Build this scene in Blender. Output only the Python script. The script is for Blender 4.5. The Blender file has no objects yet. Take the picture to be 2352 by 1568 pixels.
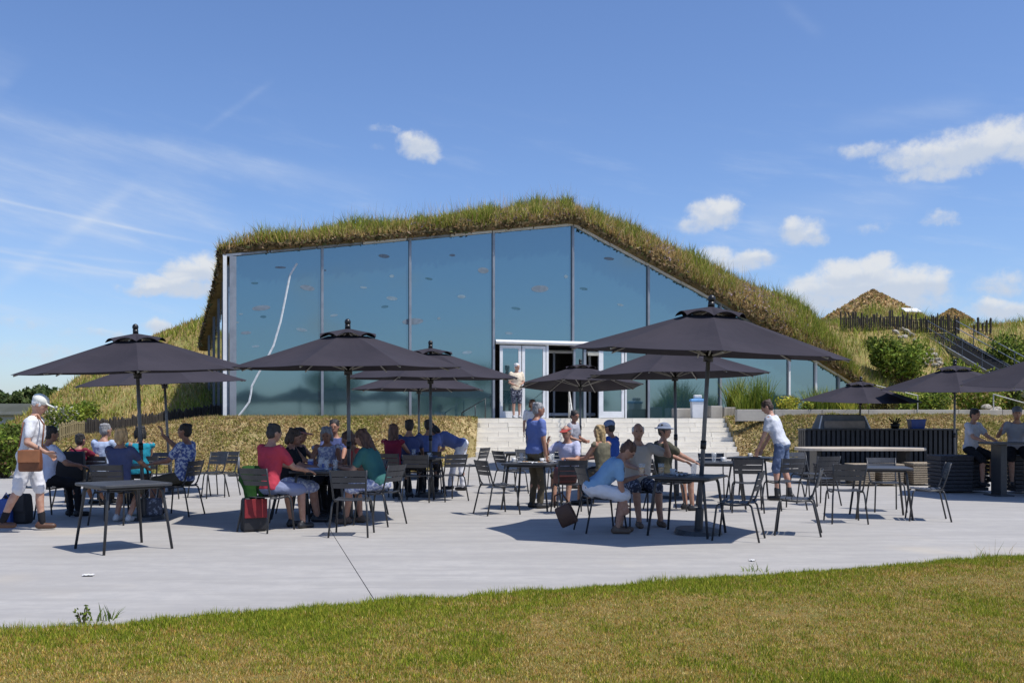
import bpy, math, random
import numpy as np
from mathutils import Vector, Matrix, noise as mnoise

random.seed(7)
RNG = np.random.default_rng(11)
scene = bpy.context.scene
COL = scene.collection

# ------------------------------------------------------------------ camera
EYE = 1.5                      # eye height above the paving, metres
FOC = 2287.0                   # focal length in image pixels (35 mm lens)
cam_d = bpy.data.cameras.new('camera')
cam = bpy.data.objects.new('camera', cam_d)
COL.objects.link(cam)
cam.location = (0, 0, EYE)
cam.rotation_euler = (math.radians(90), 0, 0)
cam_d.lens = 35.0
cam_d.sensor_width = 36.0
cam_d.shift_y = 0.0736
cam_d.clip_start = 0.1
cam_d.clip_end = 6000
scene.camera = cam

# ------------------------------------------------------------------ light
SUN_VEC = Vector((0.46, -0.24, 1.0)).normalized()     # towards the sun
SUN_EL = math.asin(SUN_VEC.z)
SUN_AZ = math.atan2(SUN_VEC.x, SUN_VEC.y)
sun_d = bpy.data.lights.new('sun', 'SUN')
sun_d.energy = 4.9
sun_d.angle = math.radians(0.5)
sun_d.color = (1.0, 0.955, 0.89)
sun = bpy.data.objects.new('sun', sun_d)
COL.objects.link(sun)
sun.rotation_euler = (-SUN_VEC).to_track_quat('-Z', 'Y').to_euler()

scene.view_settings.view_transform = 'Standard'
scene.view_settings.look = 'None'
scene.view_settings.exposure = 0.0
scene.view_settings.gamma = 1.0
scene.view_settings.use_curve_mapping = False
scene.cycles.use_denoising = True
scene.cycles.max_bounces = 6
scene.cycles.transparent_max_bounces = 12
scene.cycles.caustics_reflective = False
scene.cycles.caustics_refractive = False


class Nodes:
    """short-hand for building node graphs"""
    def __init__(s, tree):
        s.t = tree
        s.n = tree.nodes
        s.l = tree.links

    def put(s, sock, v):
        if isinstance(v, bpy.types.NodeSocket):
            s.l.new(v, sock)
        elif v is not None:
            if hasattr(sock.default_value, '__len__') and not hasattr(v, '__len__'):
                v = [v] * len(sock.default_value)
            if hasattr(sock.default_value, '__len__') and len(sock.default_value) == 4 and len(v) == 3:
                v = tuple(v) + (1,)
            sock.default_value = v

    def m(s, op, a, b=None, c=None, clamp=False):
        k = s.n.new('ShaderNodeMath')
        k.operation = op
        k.use_clamp = clamp
        for i, v in enumerate((a, b, c)):
            if v is not None:
                s.put(k.inputs[i], v)
        return k.outputs[0]

    def ramp(s, v, lo, hi):
        k = s.n.new('ShaderNodeMapRange')
        k.interpolation_type = 'SMOOTHSTEP'
        s.put(k.inputs[0], v)
        s.put(k.inputs[1], lo)
        s.put(k.inputs[2], hi)
        return k.outputs[0]

    def mix(s, f, a, b):
        k = s.n.new('ShaderNodeMix')
        k.data_type = 'RGBA'
        s.put(k.inputs[0], f)
        s.put(k.inputs[6], a)
        s.put(k.inputs[7], b)
        return k.outputs[2]

    def noise(s, vec, scale, detail=4, rough=0.55, dim='3D'):
        k = s.n.new('ShaderNodeTexNoise')
        k.noise_dimensions = dim
        if vec is not None:
            s.put(k.inputs['Vector'], vec)
        s.put(k.inputs['Scale'], scale)
        s.put(k.inputs['Detail'], detail)
        s.put(k.inputs['Roughness'], rough)
        return k.outputs[0]

    def vec(s, x, y, z=0.0):
        k = s.n.new('ShaderNodeCombineXYZ')
        s.put(k.inputs[0], x)
        s.put(k.inputs[1], y)
        s.put(k.inputs[2], z)
        return k.outputs[0]


# sky: Nishita, with cirrus, vapour trails and fair-weather cumulus placed by compass bearing and elevation
def bearing(px, py):
    """(bearing, elevation) in degrees of image pixel (px, py) in the sky"""
    x, z = (px - 1176) / FOC, (957 - py) / FOC
    return math.degrees(math.atan2(x, 1)), math.degrees(math.atan2(z, math.hypot(1, x)))


world = bpy.data.worlds.new('World')
scene.world = world
world.use_nodes = True
N = Nodes(world.node_tree)
N.n.clear()
sky = N.n.new('ShaderNodeTexSky')
sky.sky_type = 'NISHITA'
sky.sun_disc = False
sky.sun_elevation = SUN_EL
sky.sun_rotation = SUN_AZ
sky.altitude = 0
sky.air_density = 1.0
sky.dust_density = 0.6
sky.ozone_density = 3.0
tc = N.n.new('ShaderNodeTexCoord')
sep = N.n.new('ShaderNodeSeparateXYZ')
N.l.new(tc.outputs['Generated'], sep.inputs[0])
sx, sy, sz = sep.outputs
DEG = 180 / math.pi
AZ = N.m('MULTIPLY', N.m('ARCTAN2', sx, sy), DEG)
ELV = N.m('MULTIPLY', N.m('ARCSINE', sz), DEG)
P2 = N.vec(AZ, ELV, 0.0)
warp = N.m('SUBTRACT', N.noise(P2, 0.55, 5, 0.62), 0.5)
warp2 = N.m('SUBTRACT', N.noise(N.vec(AZ, ELV, 7.3), 0.5, 5, 0.62), 0.5)
fine = N.noise(P2, 1.3, 6, 0.62)
azw = N.m('ADD', AZ, N.m('MULTIPLY', warp, 1.5))
elw = N.m('ADD', ELV, N.m('MULTIPLY', warp2, 1.2))

# puffs: centre, half width and half height in image pixels, strength
PUFFS = [
    (960, 338, 52, 34, 0.85), (935, 318, 30, 22, 0.7), (985, 360, 40, 14, 0.7), (890, 299, 55, 8, 0.35), (875, 340, 25, 8, .2),
    (430, 630, 70, 38, 1.0), (380, 655, 90, 26, 0.95), (480, 622, 60, 46, 1.0), (330, 664, 70, 16, 0.7), (440, 665, 90, 22, .9),
    (1640, 490, 70, 38, 0.95), (1670, 478, 50, 30, 0.95), (1600, 515, 55, 24, 0.75),
    (1840, 535, 62, 34, 0.85), (1820, 520, 40, 24, 0.8), (1870, 548, 45, 22, 0.75),
    (1700, 600, 95, 26, 0.85), (1650, 590, 60, 26, .8), (1750, 600, 40, 20, 0.75),
    (1970, 650, 130, 52, 1.0), (2080, 655, 110, 50, 1.0), (1940, 620, 60, 32, 1.0), (2010, 612, 60, 34, 1.0), (2140, 645, 50, 36, .9),
    (1850, 690, 110, 34, 0.9), (2000, 700, 200, 30, 0.9), (1880, 660, 90, 36, .9),
    (2200, 350, 130, 50, 0.9), (2290, 325, 110, 50, 0.9), (2100, 360, 100, 38, 0.8), (1990, 345, 90, 24, 0.55), (2150, 395, 110, 24, 0.8), (2370, 340, 90, 36, .8),
    (2300, 655, 70, 36, 0.6), (2160, 505, 50, 20, 0.6), (2000, 520, 50, 16, 0.35), (2310, 712, 90, 22, 0.9), (2280, 700, 45, 18, .9),
    (360, 750, 40, 20, 0.8), (60, 812, 150, 26, 0.36), (200, 770, 110, 18, 0.26), (30, 745, 90, 18, 0.35), (250, 770, 60, 16, .5),
]
dens = None
height = None
for (px, py, rx, ry, st) in PUFFS:
    a0, e0 = bearing(px, py)
    ra, re = math.degrees(rx / FOC), math.degrees(ry / FOC) * 1.05
    u = N.m('DIVIDE', N.m('SUBTRACT', azw, a0), ra)
    v = N.m('DIVIDE', N.m('SUBTRACT', elw, e0), re)
    r2 = N.m('ADD', N.m('MULTIPLY', u, u), N.m('MULTIPLY', v, v))
    q = N.m('MULTIPLY', N.m('SUBTRACT', 1.12, r2, None, True), st)
    h = N.m('MULTIPLY', q, v)
    dens = q if dens is None else N.m('MAXIMUM', dens, q)
    height = h if height is None else N.m('ADD', height, h)
# the same kind of cumulus goes on round the rest of the horizon
far = N.noise(N.vec(N.m('MULTIPLY', AZ, 0.10), N.m('MULTIPLY', ELV, 0.28), 3.1), 1.0, 4, 0.5)
band = N.m('MULTIPLY', N.ramp(ELV, 1.0, 5.0), N.m('SUBTRACT', 1.0, N.ramp(ELV, 12.0, 26.0)))
side = N.ramp(N.m('ABSOLUTE', AZ), 30.0, 42.0)
gen = N.m('MULTIPLY', N.m('MULTIPLY', N.ramp(far, 0.55, 0.75), band), N.m('MULTIPLY', side, 0.9))
dens = N.m('MAXIMUM', dens, gen)
body = N.m('ADD', dens, N.m('MULTIPLY', N.m('SUBTRACT', fine, 0.55), N.m('MULTIPLY', N.ramp(dens, 0.0, 0.35), 1.15)))
cum = N.m('POWER', N.ramp(body, 0.0, 0.92), 1.15)
# cirrus veil and trails
def trail(x0, y0, x1, y1, w, st, wob=0.6, fade=True):
    a0, e0 = bearing(x0, y0)
    a1, e1 = bearing(x1, y1)
    L = math.hypot(a1 - a0, e1 - e0)
    ux, uy = (a1 - a0) / L, (e1 - e0) / L
    du, dv = N.m('SUBTRACT', AZ, a0), N.m('SUBTRACT', ELV, e0)
    along = N.m('ADD', N.m('MULTIPLY', du, ux), N.m('MULTIPLY', dv, uy))
    across = N.m('ADD', N.m('MULTIPLY', du, -uy), N.m('MULTIPLY', dv, ux))
    across = N.m('ADD', across, N.m('MULTIPLY', warp, wob * 0.35))
    k = N.m('DIVIDE', across, math.degrees(w / FOC))
    g = N.m('POWER', 2.718, N.m('MULTIPLY', N.m('MULTIPLY', k, k), -1.0))
    ends = N.m('MULTIPLY', N.ramp(along, -0.3, 1.5), N.m('SUBTRACT', 1.0, N.ramp(along, L * 0.72, L)))
    return N.m('MULTIPLY', N.m('MULTIPLY', g, ends), st)

cir = None
for t in [(-300, 390, 560, 575, 3.5, 0.34, .2), (-200, 540, 560, 668, 4, 0.34, .25), (-60, 700, 360, 385, 14, 0.26, .9), (-100, 250, 900, 450, 22, .20, 2.0),
          (200, 530, 340, 560, 6, .16, 1.0), (-80, 560, 400, 610, 4, .22, .4), (-60, 590, 420, 650, 4, .18, .5), (455, 310, 640, 175, 7, 0.10, 0.9), (-260, 300, 560, 470, 60, 0.24, 2.5), (-100, 420, 700, 560, 40, 0.24, 2.0), (-200, 470, 420, 620, 70, 0.20, 2.0), (160, 300, 760, 400, 14, .20, 1.6),
          (300, 330, 1000, 450, 22, 0.10, 1.6), (-150, 590, 420, 640, 16, 0.16, 1.0), (1780, -10, 1900, 90, 12, 0.07, 1.2), (1900, 290, 2300, 230, 20, 0.14, 1.6),
          (1700, 520, 2200, 430, 40, 0.16, 2.4), (-40, 120, 40, 200, 34, 0.18, 2.0), (-100, 700, 500, 760, 22, .14, 1.6)]:
    g = trail(*t)
    cir = g if cir is None else N.m('ADD', cir, g)
streak = N.noise(N.vec(N.m('ADD', N.m('MULTIPLY', AZ, 0.12), N.m('MULTIPLY', ELV, -0.1)), N.m('ADD', N.m('MULTIPLY', ELV, 0.75), N.m('MULTIPLY', AZ, 0.16)), 2.0), 1.0, 5, 0.6)
veil = N.m('MULTIPLY', N.ramp(streak, 0.48, 0.8), N.m('MULTIPLY', N.m('SUBTRACT', 1.0, N.ramp(ELV, 8.0, 20.0)), 0.28))
cir = N.m('ADD', cir, veil, None, True)
cir = N.m('MULTIPLY', cir, N.m('ADD', 0.28, N.m('MULTIPLY', N.ramp(streak, 0.25, 0.7), 0.72)))
SKY_K = 0.14
base = N.n.new('ShaderNodeMix')
base.data_type = 'RGBA'
base.blend_type = 'MULTIPLY'
base.inputs[0].default_value = 1.0
N.l.new(sky.outputs[0], base.inputs[6])
base.inputs[7].default_value = (0.80, 0.89, 1.10, 1)
lit = N.ramp(height, -0.25, 0.6)
shade_c = N.mix(lit, (4.2, 4.65, 5.4), (5.5, 5.65, 5.85))
cirmix = N.mix(N.m('MINIMUM', cir, 0.8), base.outputs[2], (4.6, 5.2, 6.2))
skyc = N.mix(N.m('MULTIPLY', cum, 0.93), cirmix, shade_c)
bg = N.n.new('ShaderNodeBackground')
bg.inputs['Strength'].default_value = SKY_K
N.l.new(skyc, bg.inputs['Color'])
wo = N.n.new('ShaderNodeOutputWorld')
N.l.new(bg.outputs[0], wo.inputs['Surface'])

# ------------------------------------------------------------------ helpers
def P(px, py, d):
    """image pixel (px, py) placed at distance d -> metres"""
    return Vector(((px - 1176) * d / FOC, d, EYE - (py - 957) * d / FOC))


def G(px, py, z=0.0):  # image pixel (px, py) projected onto level z, in metres
    d = FOC * (EYE - z) / (py - 957)
    return Vector(((px - 1176) * d / FOC, d, z))


def XX(px, d):  # image column px at distance d, in metres
    return (px - 1176) * d / FOC


MATS = {}


def mat(name, col, rough=0.7, col2=None, scale=8.0, bump=0.0, bscale=None, metal=0.0, spec=0.5, contrast=(0.35, 0.65), stretch=None, detail=4):
    if name in MATS:
        return MATS[name]
    m = bpy.data.materials.new(name)
    m.use_nodes = True
    n = Nodes(m.node_tree)
    b = m.node_tree.nodes['Principled BSDF']
    b.inputs['Roughness'].default_value = rough
    b.inputs['Metallic'].default_value = metal
    b.inputs['Specular IOR Level'].default_value = spec
    t = n.n.new('ShaderNodeTexCoord')
    v = t.outputs['Object']
    if stretch:
        mp = n.n.new('ShaderNodeMapping')
        n.l.new(v, mp.inputs[0])
        mp.inputs['Scale'].default_value = stretch
        v = mp.outputs[0]
    if col2 is None:
        col2 = tuple(c * 0.78 for c in col)
    f = n.ramp(n.noise(v, scale, detail), *contrast)
    n.put(b.inputs['Base Color'], n.mix(f, col, col2))
    if bump:
        bn = n.n.new('ShaderNodeBump')
        bn.inputs['Strength'].default_value = bump
        bn.inputs['Distance'].default_value = 0.02
        n.l.new(n.noise(v, bscale or scale * 3, 5), bn.inputs['Height'])
        n.l.new(bn.outputs[0], b.inputs['Normal'])
    MATS[name] = m
    return m


def leaf_mat(name, rough=0.65, trans=0.25):
    """colour comes per blade / leaf from the mesh's own colour attribute"""
    if name in MATS:
        return MATS[name]
    m = bpy.data.materials.new(name)
    m.use_nodes = True
    n = Nodes(m.node_tree)
    b = m.node_tree.nodes['Principled BSDF']
    b.inputs['Roughness'].default_value = rough
    b.inputs['Specular IOR Level'].default_value = 0.1
    at = n.n.new('ShaderNodeAttribute')
    at.attribute_name = 'tint'
    n.l.new(at.outputs['Color'], b.inputs['Base Color'])
    tr = n.n.new('ShaderNodeBsdfTranslucent')
    n.l.new(at.outputs['Color'], tr.inputs['Color'])
    mx = n.n.new('ShaderNodeMixShader')
    mx.inputs[0].default_value = trans
    n.l.new(b.outputs[0], mx.inputs[1])
    n.l.new(tr.outputs[0], mx.inputs[2])
    n.l.new(mx.outputs[0], m.node_tree.nodes['Material Output'].inputs['Surface'])
    MATS[name] = m
    return m


def tag(o, label=None, cat=None, group=None, kind=None):
    if label:
        o['label'] = label
    if cat:
        o['category'] = cat
    if group:
        o['group'] = group
    if kind:
        o['kind'] = kind
    return o


def link(o, parent=None):
    COL.objects.link(o)
    if parent is not None:
        o.parent = parent
    return o


def thing(name, label, cat, loc=(0, 0, 0), rz=0.0, group=None, parent=None):
    o = bpy.data.objects.new(name, None)
    o.empty_display_size = 0.2
    o.location = loc
    o.rotation_euler = (0, 0, rz)
    link(o, parent)
    return tag(o, label, cat, group)


class MB:
    """collects simple shapes into one mesh"""
    def __init__(s):
        s.v = []
        s.f = []

    def add(s, vs, fs, M=None):
        k = len(s.v)
        for p in vs:
            p = Vector(p)
            s.v.append(M @ p if M is not None else p)
        s.f += [tuple(i + k for i in f) for f in fs]
        return s

    def box(s, c, size, M=None):
        x, y, z = (h / 2 for h in size)
        c = Vector(c)
        vs = [c + Vector((a * x, b * y, d * z)) for d in (-1, 1) for b in (-1, 1) for a in (-1, 1)]
        return s.add(vs, [(0, 2, 3, 1), (4, 5, 7, 6), (0, 1, 5, 4), (2, 6, 7, 3), (0, 4, 6, 2), (1, 3, 7, 5)], M)

    def ring_loft(s, rings, cap=True, M=None, closed=True):
        n = len(rings[0])
        vs = [p for r in rings for p in r]
        fs = []
        for i in range(len(rings) - 1):
            for j in range(n if closed else n - 1):
                a, b = i * n + j, i * n + (j + 1) % n
                fs.append((a, b, b + n, a + n))
        if cap:
            fs.append(tuple(reversed(range(n))))
            fs.append(tuple(range((len(rings) - 1) * n, len(rings) * n)))
        return s.add(vs, fs, M)

    def tube(s, pts, r, n=8, r2=None, M=None):
        pts = [Vector(p) for p in pts]
        rings = []
        side = None
        for i, p in enumerate(pts):
            if i == 0:
                d = pts[1] - p
            elif i == len(pts) - 1:
                d = p - pts[-2]
            else:
                d = (pts[i + 1] - p).normalized() + (p - pts[i - 1]).normalized()
            d.normalize()
            if side is None:
                side = d.orthogonal().normalized()
            else:
                side = (side - d * side.dot(d)).normalized()
            up = d.cross(side)
            rr = r if r2 is None else r + (r2 - r) * i / (len(pts) - 1)
            rings.append([p + (side * math.cos(2 * math.pi * k / n) + up * math.sin(2 * math.pi * k / n)) * rr for k in range(n)])
        return s.ring_loft(rings, True, M)

    def capsule(s, a, b, ra, rb, n=10, M=None, flat=1.0):
        a, b = Vector(a), Vector(b)
        d = (b - a)
        if d.length < 1e-6:
            d = Vector((0, 0, 1e-3))
        dn = d.normalized()
        side = dn.orthogonal().normalized()
        up = dn.cross(side)
        rings = []
        for (c, r, th) in [(a, ra, -80), (a, ra, -45), (a, ra, 0), (b, rb, 0), (b, rb, 45), (b, rb, 80)]:
            t = math.radians(th)
            q = c + dn * r * math.sin(t)
            rings.append([q + (side * math.cos(2 * math.pi * k / n) + up * math.sin(2 * math.pi * k / n) * flat) * r * math.cos(t) for k in range(n)])
        return s.ring_loft(rings, True, M)

    def ell(s, c, ax, M=None, n=12, m=8):
        c = Vector(c)
        rings = []
        for i in range(m + 1):
            t = -math.pi / 2 + math.pi * (i + 0.02) / (m + 0.04)
            rings.append([c + Vector((ax[0] * math.cos(t) * math.cos(2 * math.pi * k / n), ax[1] * math.cos(t) * math.sin(2 * math.pi * k / n), ax[2] * math.sin(t))) for k in range(n)])
        return s.ring_loft(rings, True, M)

    def disc(s, c, r, h, n=24, r2=None):
        c = Vector(c)
        r2 = r if r2 is None else r2
        lo = [c + Vector((r * math.cos(2 * math.pi * k / n), r * math.sin(2 * math.pi * k / n), 0)) for k in range(n)]
        hi = [c + Vector((r2 * math.cos(2 * math.pi * k / n), r2 * math.sin(2 * math.pi * k / n), h)) for k in range(n)]
        return s.ring_loft([lo, hi])

    def mesh(s, name, smooth=False):
        me = bpy.data.meshes.new(name)
        me.from_pydata([tuple(p) for p in s.v], [], s.f)
        if smooth:
            me.polygons.foreach_set('use_smooth', [True] * len(me.polygons))
        me.update()
        return me

    def build(s, name, m, parent=None, smooth=False, loc=None):
        me = s.mesh(name, smooth)
        me.materials.append(m)
        o = bpy.data.objects.new(name, me)
        if loc is not None:
            o.location = loc
        return link(o, parent)


def bevel(o, w=0.004, seg=2):
    b = o.modifiers.new('bevel', 'BEVEL')
    b.width = w
    b.segments = seg
    b.limit_method = 'ANGLE'
    return o


def grid_obj(name, xs, ys, zf, m, parent=None, smooth=True):
    nx, ny = len(xs), len(ys)
    vs = [(x, y, zf(x, y)) for y in ys for x in xs]
    fs = [(j * nx + i, j * nx + i + 1, (j + 1) * nx + i + 1, (j + 1) * nx + i) for j in range(ny - 1) for i in range(nx - 1)]
    mb = MB()
    mb.v = [Vector(v) for v in vs]
    mb.f = fs
    return mb.build(name, m, parent, smooth)


def raw_mesh(name, verts, tris, tint, m, parent=None, per=3):
    """big mesh straight from arrays: verts (n,3), tris (k,3), tint (n,3)"""
    me = bpy.data.meshes.new(name)
    nv, nt = len(verts), len(tris)
    me.vertices.add(nv)
    me.vertices.foreach_set('co', np.asarray(verts, np.float32).ravel())
    me.loops.add(nt * 3)
    me.loops.foreach_set('vertex_index', np.asarray(tris, np.int32).ravel())
    me.polygons.add(nt)
    me.polygons.foreach_set('loop_start', np.arange(0, nt * 3, 3, dtype=np.int32))
    at = me.attributes.new('tint', 'FLOAT_COLOR', 'POINT')
    c4 = np.ones((nv, 4), np.float32)
    c4[:, :3] = tint
    at.data.foreach_set('color', c4.ravel())
    me.materials.append(m)
    me.update(calc_edges=True)
    o = bpy.data.objects.new(name, me)
    return link(o, parent)


def pick(cols, n, jitter=0.18):
    cols = np.asarray(cols, float)
    k = RNG.integers(0, len(cols), n)
    c = cols[k]
    return np.clip(c * (1 + (RNG.random((n, 1)) - 0.5) * 2 * jitter) * (1 + (RNG.random((n, 3)) - 0.5) * 0.16), 0, 1)


def blades(name, pts, h, w, cols, m, parent=None, lean=0.45, bend=True):
    """one bent blade per point; pts (n,3), h and w arrays, cols (n,3)"""
    n = len(pts)
    a = RNG.random(n) * 2 * math.pi
    side = np.stack([np.cos(a), np.sin(a), np.zeros(n)], 1) * (w / 2)[:, None]
    b = RNG.random(n) * 2 * math.pi
    ln = (RNG.random(n) ** 0.8) * lean
    dirv = np.stack([np.cos(b) * ln, np.sin(b) * ln, np.ones(n)], 1)
    dirv /= np.linalg.norm(dirv, axis=1)[:, None]
    if not bend:
        v = np.stack([pts - side, pts + side, pts + dirv * h[:, None]], 1).reshape(-1, 3)
        t = np.arange(n * 3).reshape(n, 3)
        tint = np.repeat(cols, 3, 0)
        return raw_mesh(name, v, t, tint, m, parent)
    mid = pts + dirv * (h * 0.55)[:, None]
    d2 = dirv.copy()
    d2[:, :2] *= 2.2
    d2[:, 2] *= 0.8
    d2 /= np.linalg.norm(d2, axis=1)[:, None]
    tip = mid + d2 * (h * 0.5)[:, None]
    v = np.stack([pts - side, pts + side, mid - side * .8, mid + side * .8, tip], 1).reshape(-1, 3)
    k = np.arange(n)[:, None] * 5
    t = np.concatenate([k + [0, 1, 3], k + [0, 3, 2], k + [2, 3, 4]], 1).reshape(-1, 3)
    return raw_mesh(name, v, t, np.repeat(cols, 5, 0), m, parent)


def leaves(name, pts, size, cols, m, parent=None, tilt=1.0):
    """one small four-cornered leaf per point in a random attitude"""
    n = len(pts)
    u = RNG.normal(size=(n, 3))
    u[:, 2] *= tilt
    u /= np.linalg.norm(u, axis=1)[:, None]
    r = RNG.normal(size=(n, 3))
    r[:, 2] *= tilt
    v = np.cross(u, r)
    v /= np.linalg.norm(v, axis=1)[:, None]
    s = (size * (0.6 + 0.8 * RNG.random(n)))[:, None]
    q = np.stack([pts - u * s, pts - v * s * .5, pts + u * s, pts + v * s * .5], 1).reshape(-1, 3)
    k = np.arange(n)[:, None] * 4
    t = np.concatenate([k + [0, 1, 2], k + [0, 2, 3]], 1).reshape(-1, 3)
    return raw_mesh(name, q, t, np.repeat(cols, 4, 0), m, parent)


def copy_tree(o, parent=None):
    c = o.copy()
    COL.objects.link(c)
    if parent is not None:
        c.parent = parent
    for ch in KIDS.get(o.name, ()):
        copy_tree(ch, c)
    return c


KIDS = {}


def remember(o):
    """note a model's children once so that copies need no search"""
    KIDS[o.name] = list(o.children)
    for ch in o.children:
        remember(ch)


def fbm(x, y, s=1.0, o=0.0):
    return mnoise.fractal(Vector((x * s, y * s, o)), 1.0, 2.0, 3)


def sstep(a, b, x):
    t = min(1, max(0, (x - a) / (b - a)))
    return t * t * (3 - 2 * t)

# ================================================================== SETTING
TERR = 1.46                      # level of the upper terrace


def pave_z(x, y):
    w = sstep(-3.0, -1.2, x) * (1 - sstep(6.9, 8.6, x))
    return 0.3 * sstep(24.6, 29.8, y) * w


m_conc = mat('pale_concrete', (0.40, 0.383, 0.358), 0.85, (0.335, 0.32, 0.30), 0.55, 0.12, 30, contrast=(0.3, 0.75), stretch=(0.6, 1.6, 1), detail=8)
# a few warm stains and trowel streaks on the concrete
_n = Nodes(m_conc.node_tree)
_b = m_conc.node_tree.nodes['Principled BSDF']
_old = _b.inputs['Base Color'].links[0].from_socket
_t = _n.n.new('ShaderNodeTexCoord').outputs['Object']
_mp = _n.n.new('ShaderNodeMapping')
_mp.inputs['Scale'].default_value = (0.35, 2.2, 1)
_n.l.new(_t, _mp.inputs[0])
_st = _n.ramp(_n.noise(_mp.outputs[0], 1.6, 9, 0.7), 0.42, 0.62)
_c1 = _n.mix(_n.m('MULTIPLY', _st, 0.6), _old, (0.295, 0.283, 0.265))
_md = _n.ramp(_n.noise(_t, 4.5, 6, 0.7), 0.40, 0.60)
_c1 = _n.mix(_n.m('MULTIPLY', _md, 0.4), _c1, (0.30, 0.29, 0.28))
_wm = _n.ramp(_n.noise(_t, 0.28, 3), 0.60, 0.72)
_c2 = _n.mix(_n.m('MULTIPLY', _wm, 0.45), _c1, (0.46, 0.40, 0.31))
_sp = _n.ramp(_n.noise(_t, 22, 3), 0.60, 0.72)
_n.put(_b.inputs['Base Color'], _n.mix(_n.m('MULTIPLY', _sp, 0.3), _c2, (0.3, 0.3, 0.3)))

m_soil = mat('dry_soil', (0.16, 0.115, 0.07), 0.95, (0.09, 0.065, 0.04), 2.5, 0.6, 9)
m_turf = mat('lawn_soil', (0.13, 0.125, 0.02), 0.95, (0.20, 0.14, 0.04), 9, 0.5, 30, contrast=(0.38, 0.62), detail=8)
m_field = mat('far_field', (0.13, 0.15, 0.05), 0.95, (0.2, 0.17, 0.08), 0.05, 0, contrast=(0.4, 0.6))
m_leaf = leaf_mat('leaf')
m_blade = leaf_mat('grass_blade', 0.7, 0.3)

g = MB()
g.add([(-2500, -2500, -0.06), (2500, -2500, -0.06), (2500, 2500, -0.06), (-2500, 2500, -0.06)], [(0, 1, 2, 3)])
tag(g.build('ground', m_field), kind='structure')

# paving: two slabs either side of the expansion joint
J0, J1 = G(770, 1235), G(865, 1385)


def joint_x(y):
    return J0.x + (J1.x - J0.x) * (y - J0.y) / (J1.y - J0.y)


def slab(left):
    ys = [4 + 0.5 * i for i in range(0, 58)] + [32.4]
    vs, fs = [], []
    k = 30
    for y in ys:
        jx = joint_x(y) + (-0.0045 if left else 0.0045)
        for i in range(k + 1):
            x = (-45 + (jx + 45) * i / k) if left else (jx + (34 - jx) * (i / k) ** 1.0)
            vs.append((x, y, pave_z(x, y)))
    n = k + 1
    for j in range(len(ys) - 1):
        for i in range(k):
            fs.append((j * n + i, j * n + i + 1, (j + 1) * n + i + 1, (j + 1) * n + i))
    mb = MB()
    mb.add(vs, fs)
    # the slab's edge along the joint
    e = 0 if not left else k
    ev = [Vector(vs[j * n + e]) for j in range(len(ys))]
    mb.ring_loft([ev, [p - Vector((0, 0, .05)) for p in ev]], False, closed=False)
    return mb.build('slab', m_conc, paving, True)


paving = thing('paving', None, None)
tag(paving, kind='structure')
slab(True)
slab(False)

# lawn in front, lying slightly above the paving
L0, L1 = G(0, 1457), G(2352, 1280)
ldir = (L1 - L0).normalized()
lnor = Vector((ldir.y, -ldir.x, 0))


def edge_off(u):
    return 0.16 * fbm(u, 0, 0.5) + 0.10 * fbm(u, 0, 1.9, 4) + 0.04 * fbm(u, 0, 7, 2)


vs, fs = [], []
us = [-30 + 0.25 * i for i in range(80)] + [-10 + 0.06 * i for i in range(480)] + [19 + 0.5 * i for i in range(50)]
ws = [0, 0.08, 0.3, 0.8, 1.6, 3, 5, 8, 12, 20, 40, 70]
for u in us:
    for w in ws:
        p = L0 + ldir * u + lnor * (w + edge_off(u) * max(0, 1 - w / 3))
        z = -0.01 if w == 0 else 0.02 + 0.03 * sstep(0, .5, w)
        vs.append((p.x, p.y, z))
n = len(ws)
for i in range(len(us) - 1):
    for j in range(n - 1):
        fs.append((i * n + j, i * n + j + 1, (i + 1) * n + j + 1, (i + 1) * n + j))
mb = MB()
mb.add(vs, fs)
lawn = tag(mb.build('lawn', m_turf, None, True), kind='structure')


def lawn_blades():
    # u along the edge, w across, denser near the camera
    n = 820000
    y = 5.0 + 8.6 * RNG.random(n) ** 1.15
    x = RNG.uniform(-1, 1, n) * (y * 0.545 + 0.4)
    du = (x - L0.x) * ldir.x + (y - L0.y) * ldir.y
    dw = (x - L0.x) * lnor.x + (y - L0.y) * lnor.y
    off = np.array([edge_off(u) for u in du])
    ok = dw > off * np.maximum(0, 1 - dw / 3) - 0.03
    x, y, dw, du = x[ok], y[ok], dw[ok], du[ok]
    n = len(x)
    pn = np.array([0.8 * fbm(a, b, 0.5, 2.0) + 0.7 * fbm(a, b, 2.1, 5.0) + 0.75 * fbm(a, b, 7.5, 1.0) for a, b in zip(x, y)])
    edge = np.exp(-np.maximum(dw, 0) / 0.28)
    edge_h = np.array([0.5 + 1.5 * max(0, fbm(u, 3, 0.9)) + 1.2 * max(0, fbm(u, 9, 3.0)) for u in du])
    green = np.clip(0.47 + 0.50 * pn + 0.8 * edge + RNG.normal(0, 0.27, n), 0, 1)
    c_dry = pick([(0.54, 0.37, 0.095), (0.46, 0.32, 0.07), (0.68, 0.52, 0.22), (0.40, 0.235, 0.065)], n, 0.3)
    c_grn = pick([(0.22, 0.275, 0.022), (0.31, 0.345, 0.03), (0.16, 0.225, 0.02), (0.42, 0.40, 0.055)], n, 0.3)
    col = np.where((green > 0.5)[:, None], c_grn, c_dry)
    h = (0.016 + 0.022 * RNG.random(n)) * (1 + 0.35 * pn) + 0.06 * edge * edge_h * RNG.random(n)
    z = np.where(dw < 0.3, 0.01 + 0.1 * np.maximum(dw, 0), 0.043)
    wd = 0.0045 + 0.006 * RNG.random(n)
    return blades('lawn_grass', np.stack([x, y, z], 1), h, wd, col, m_blade, None, 0.95, False)


tag(lawn_blades(), kind='stuff')

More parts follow.
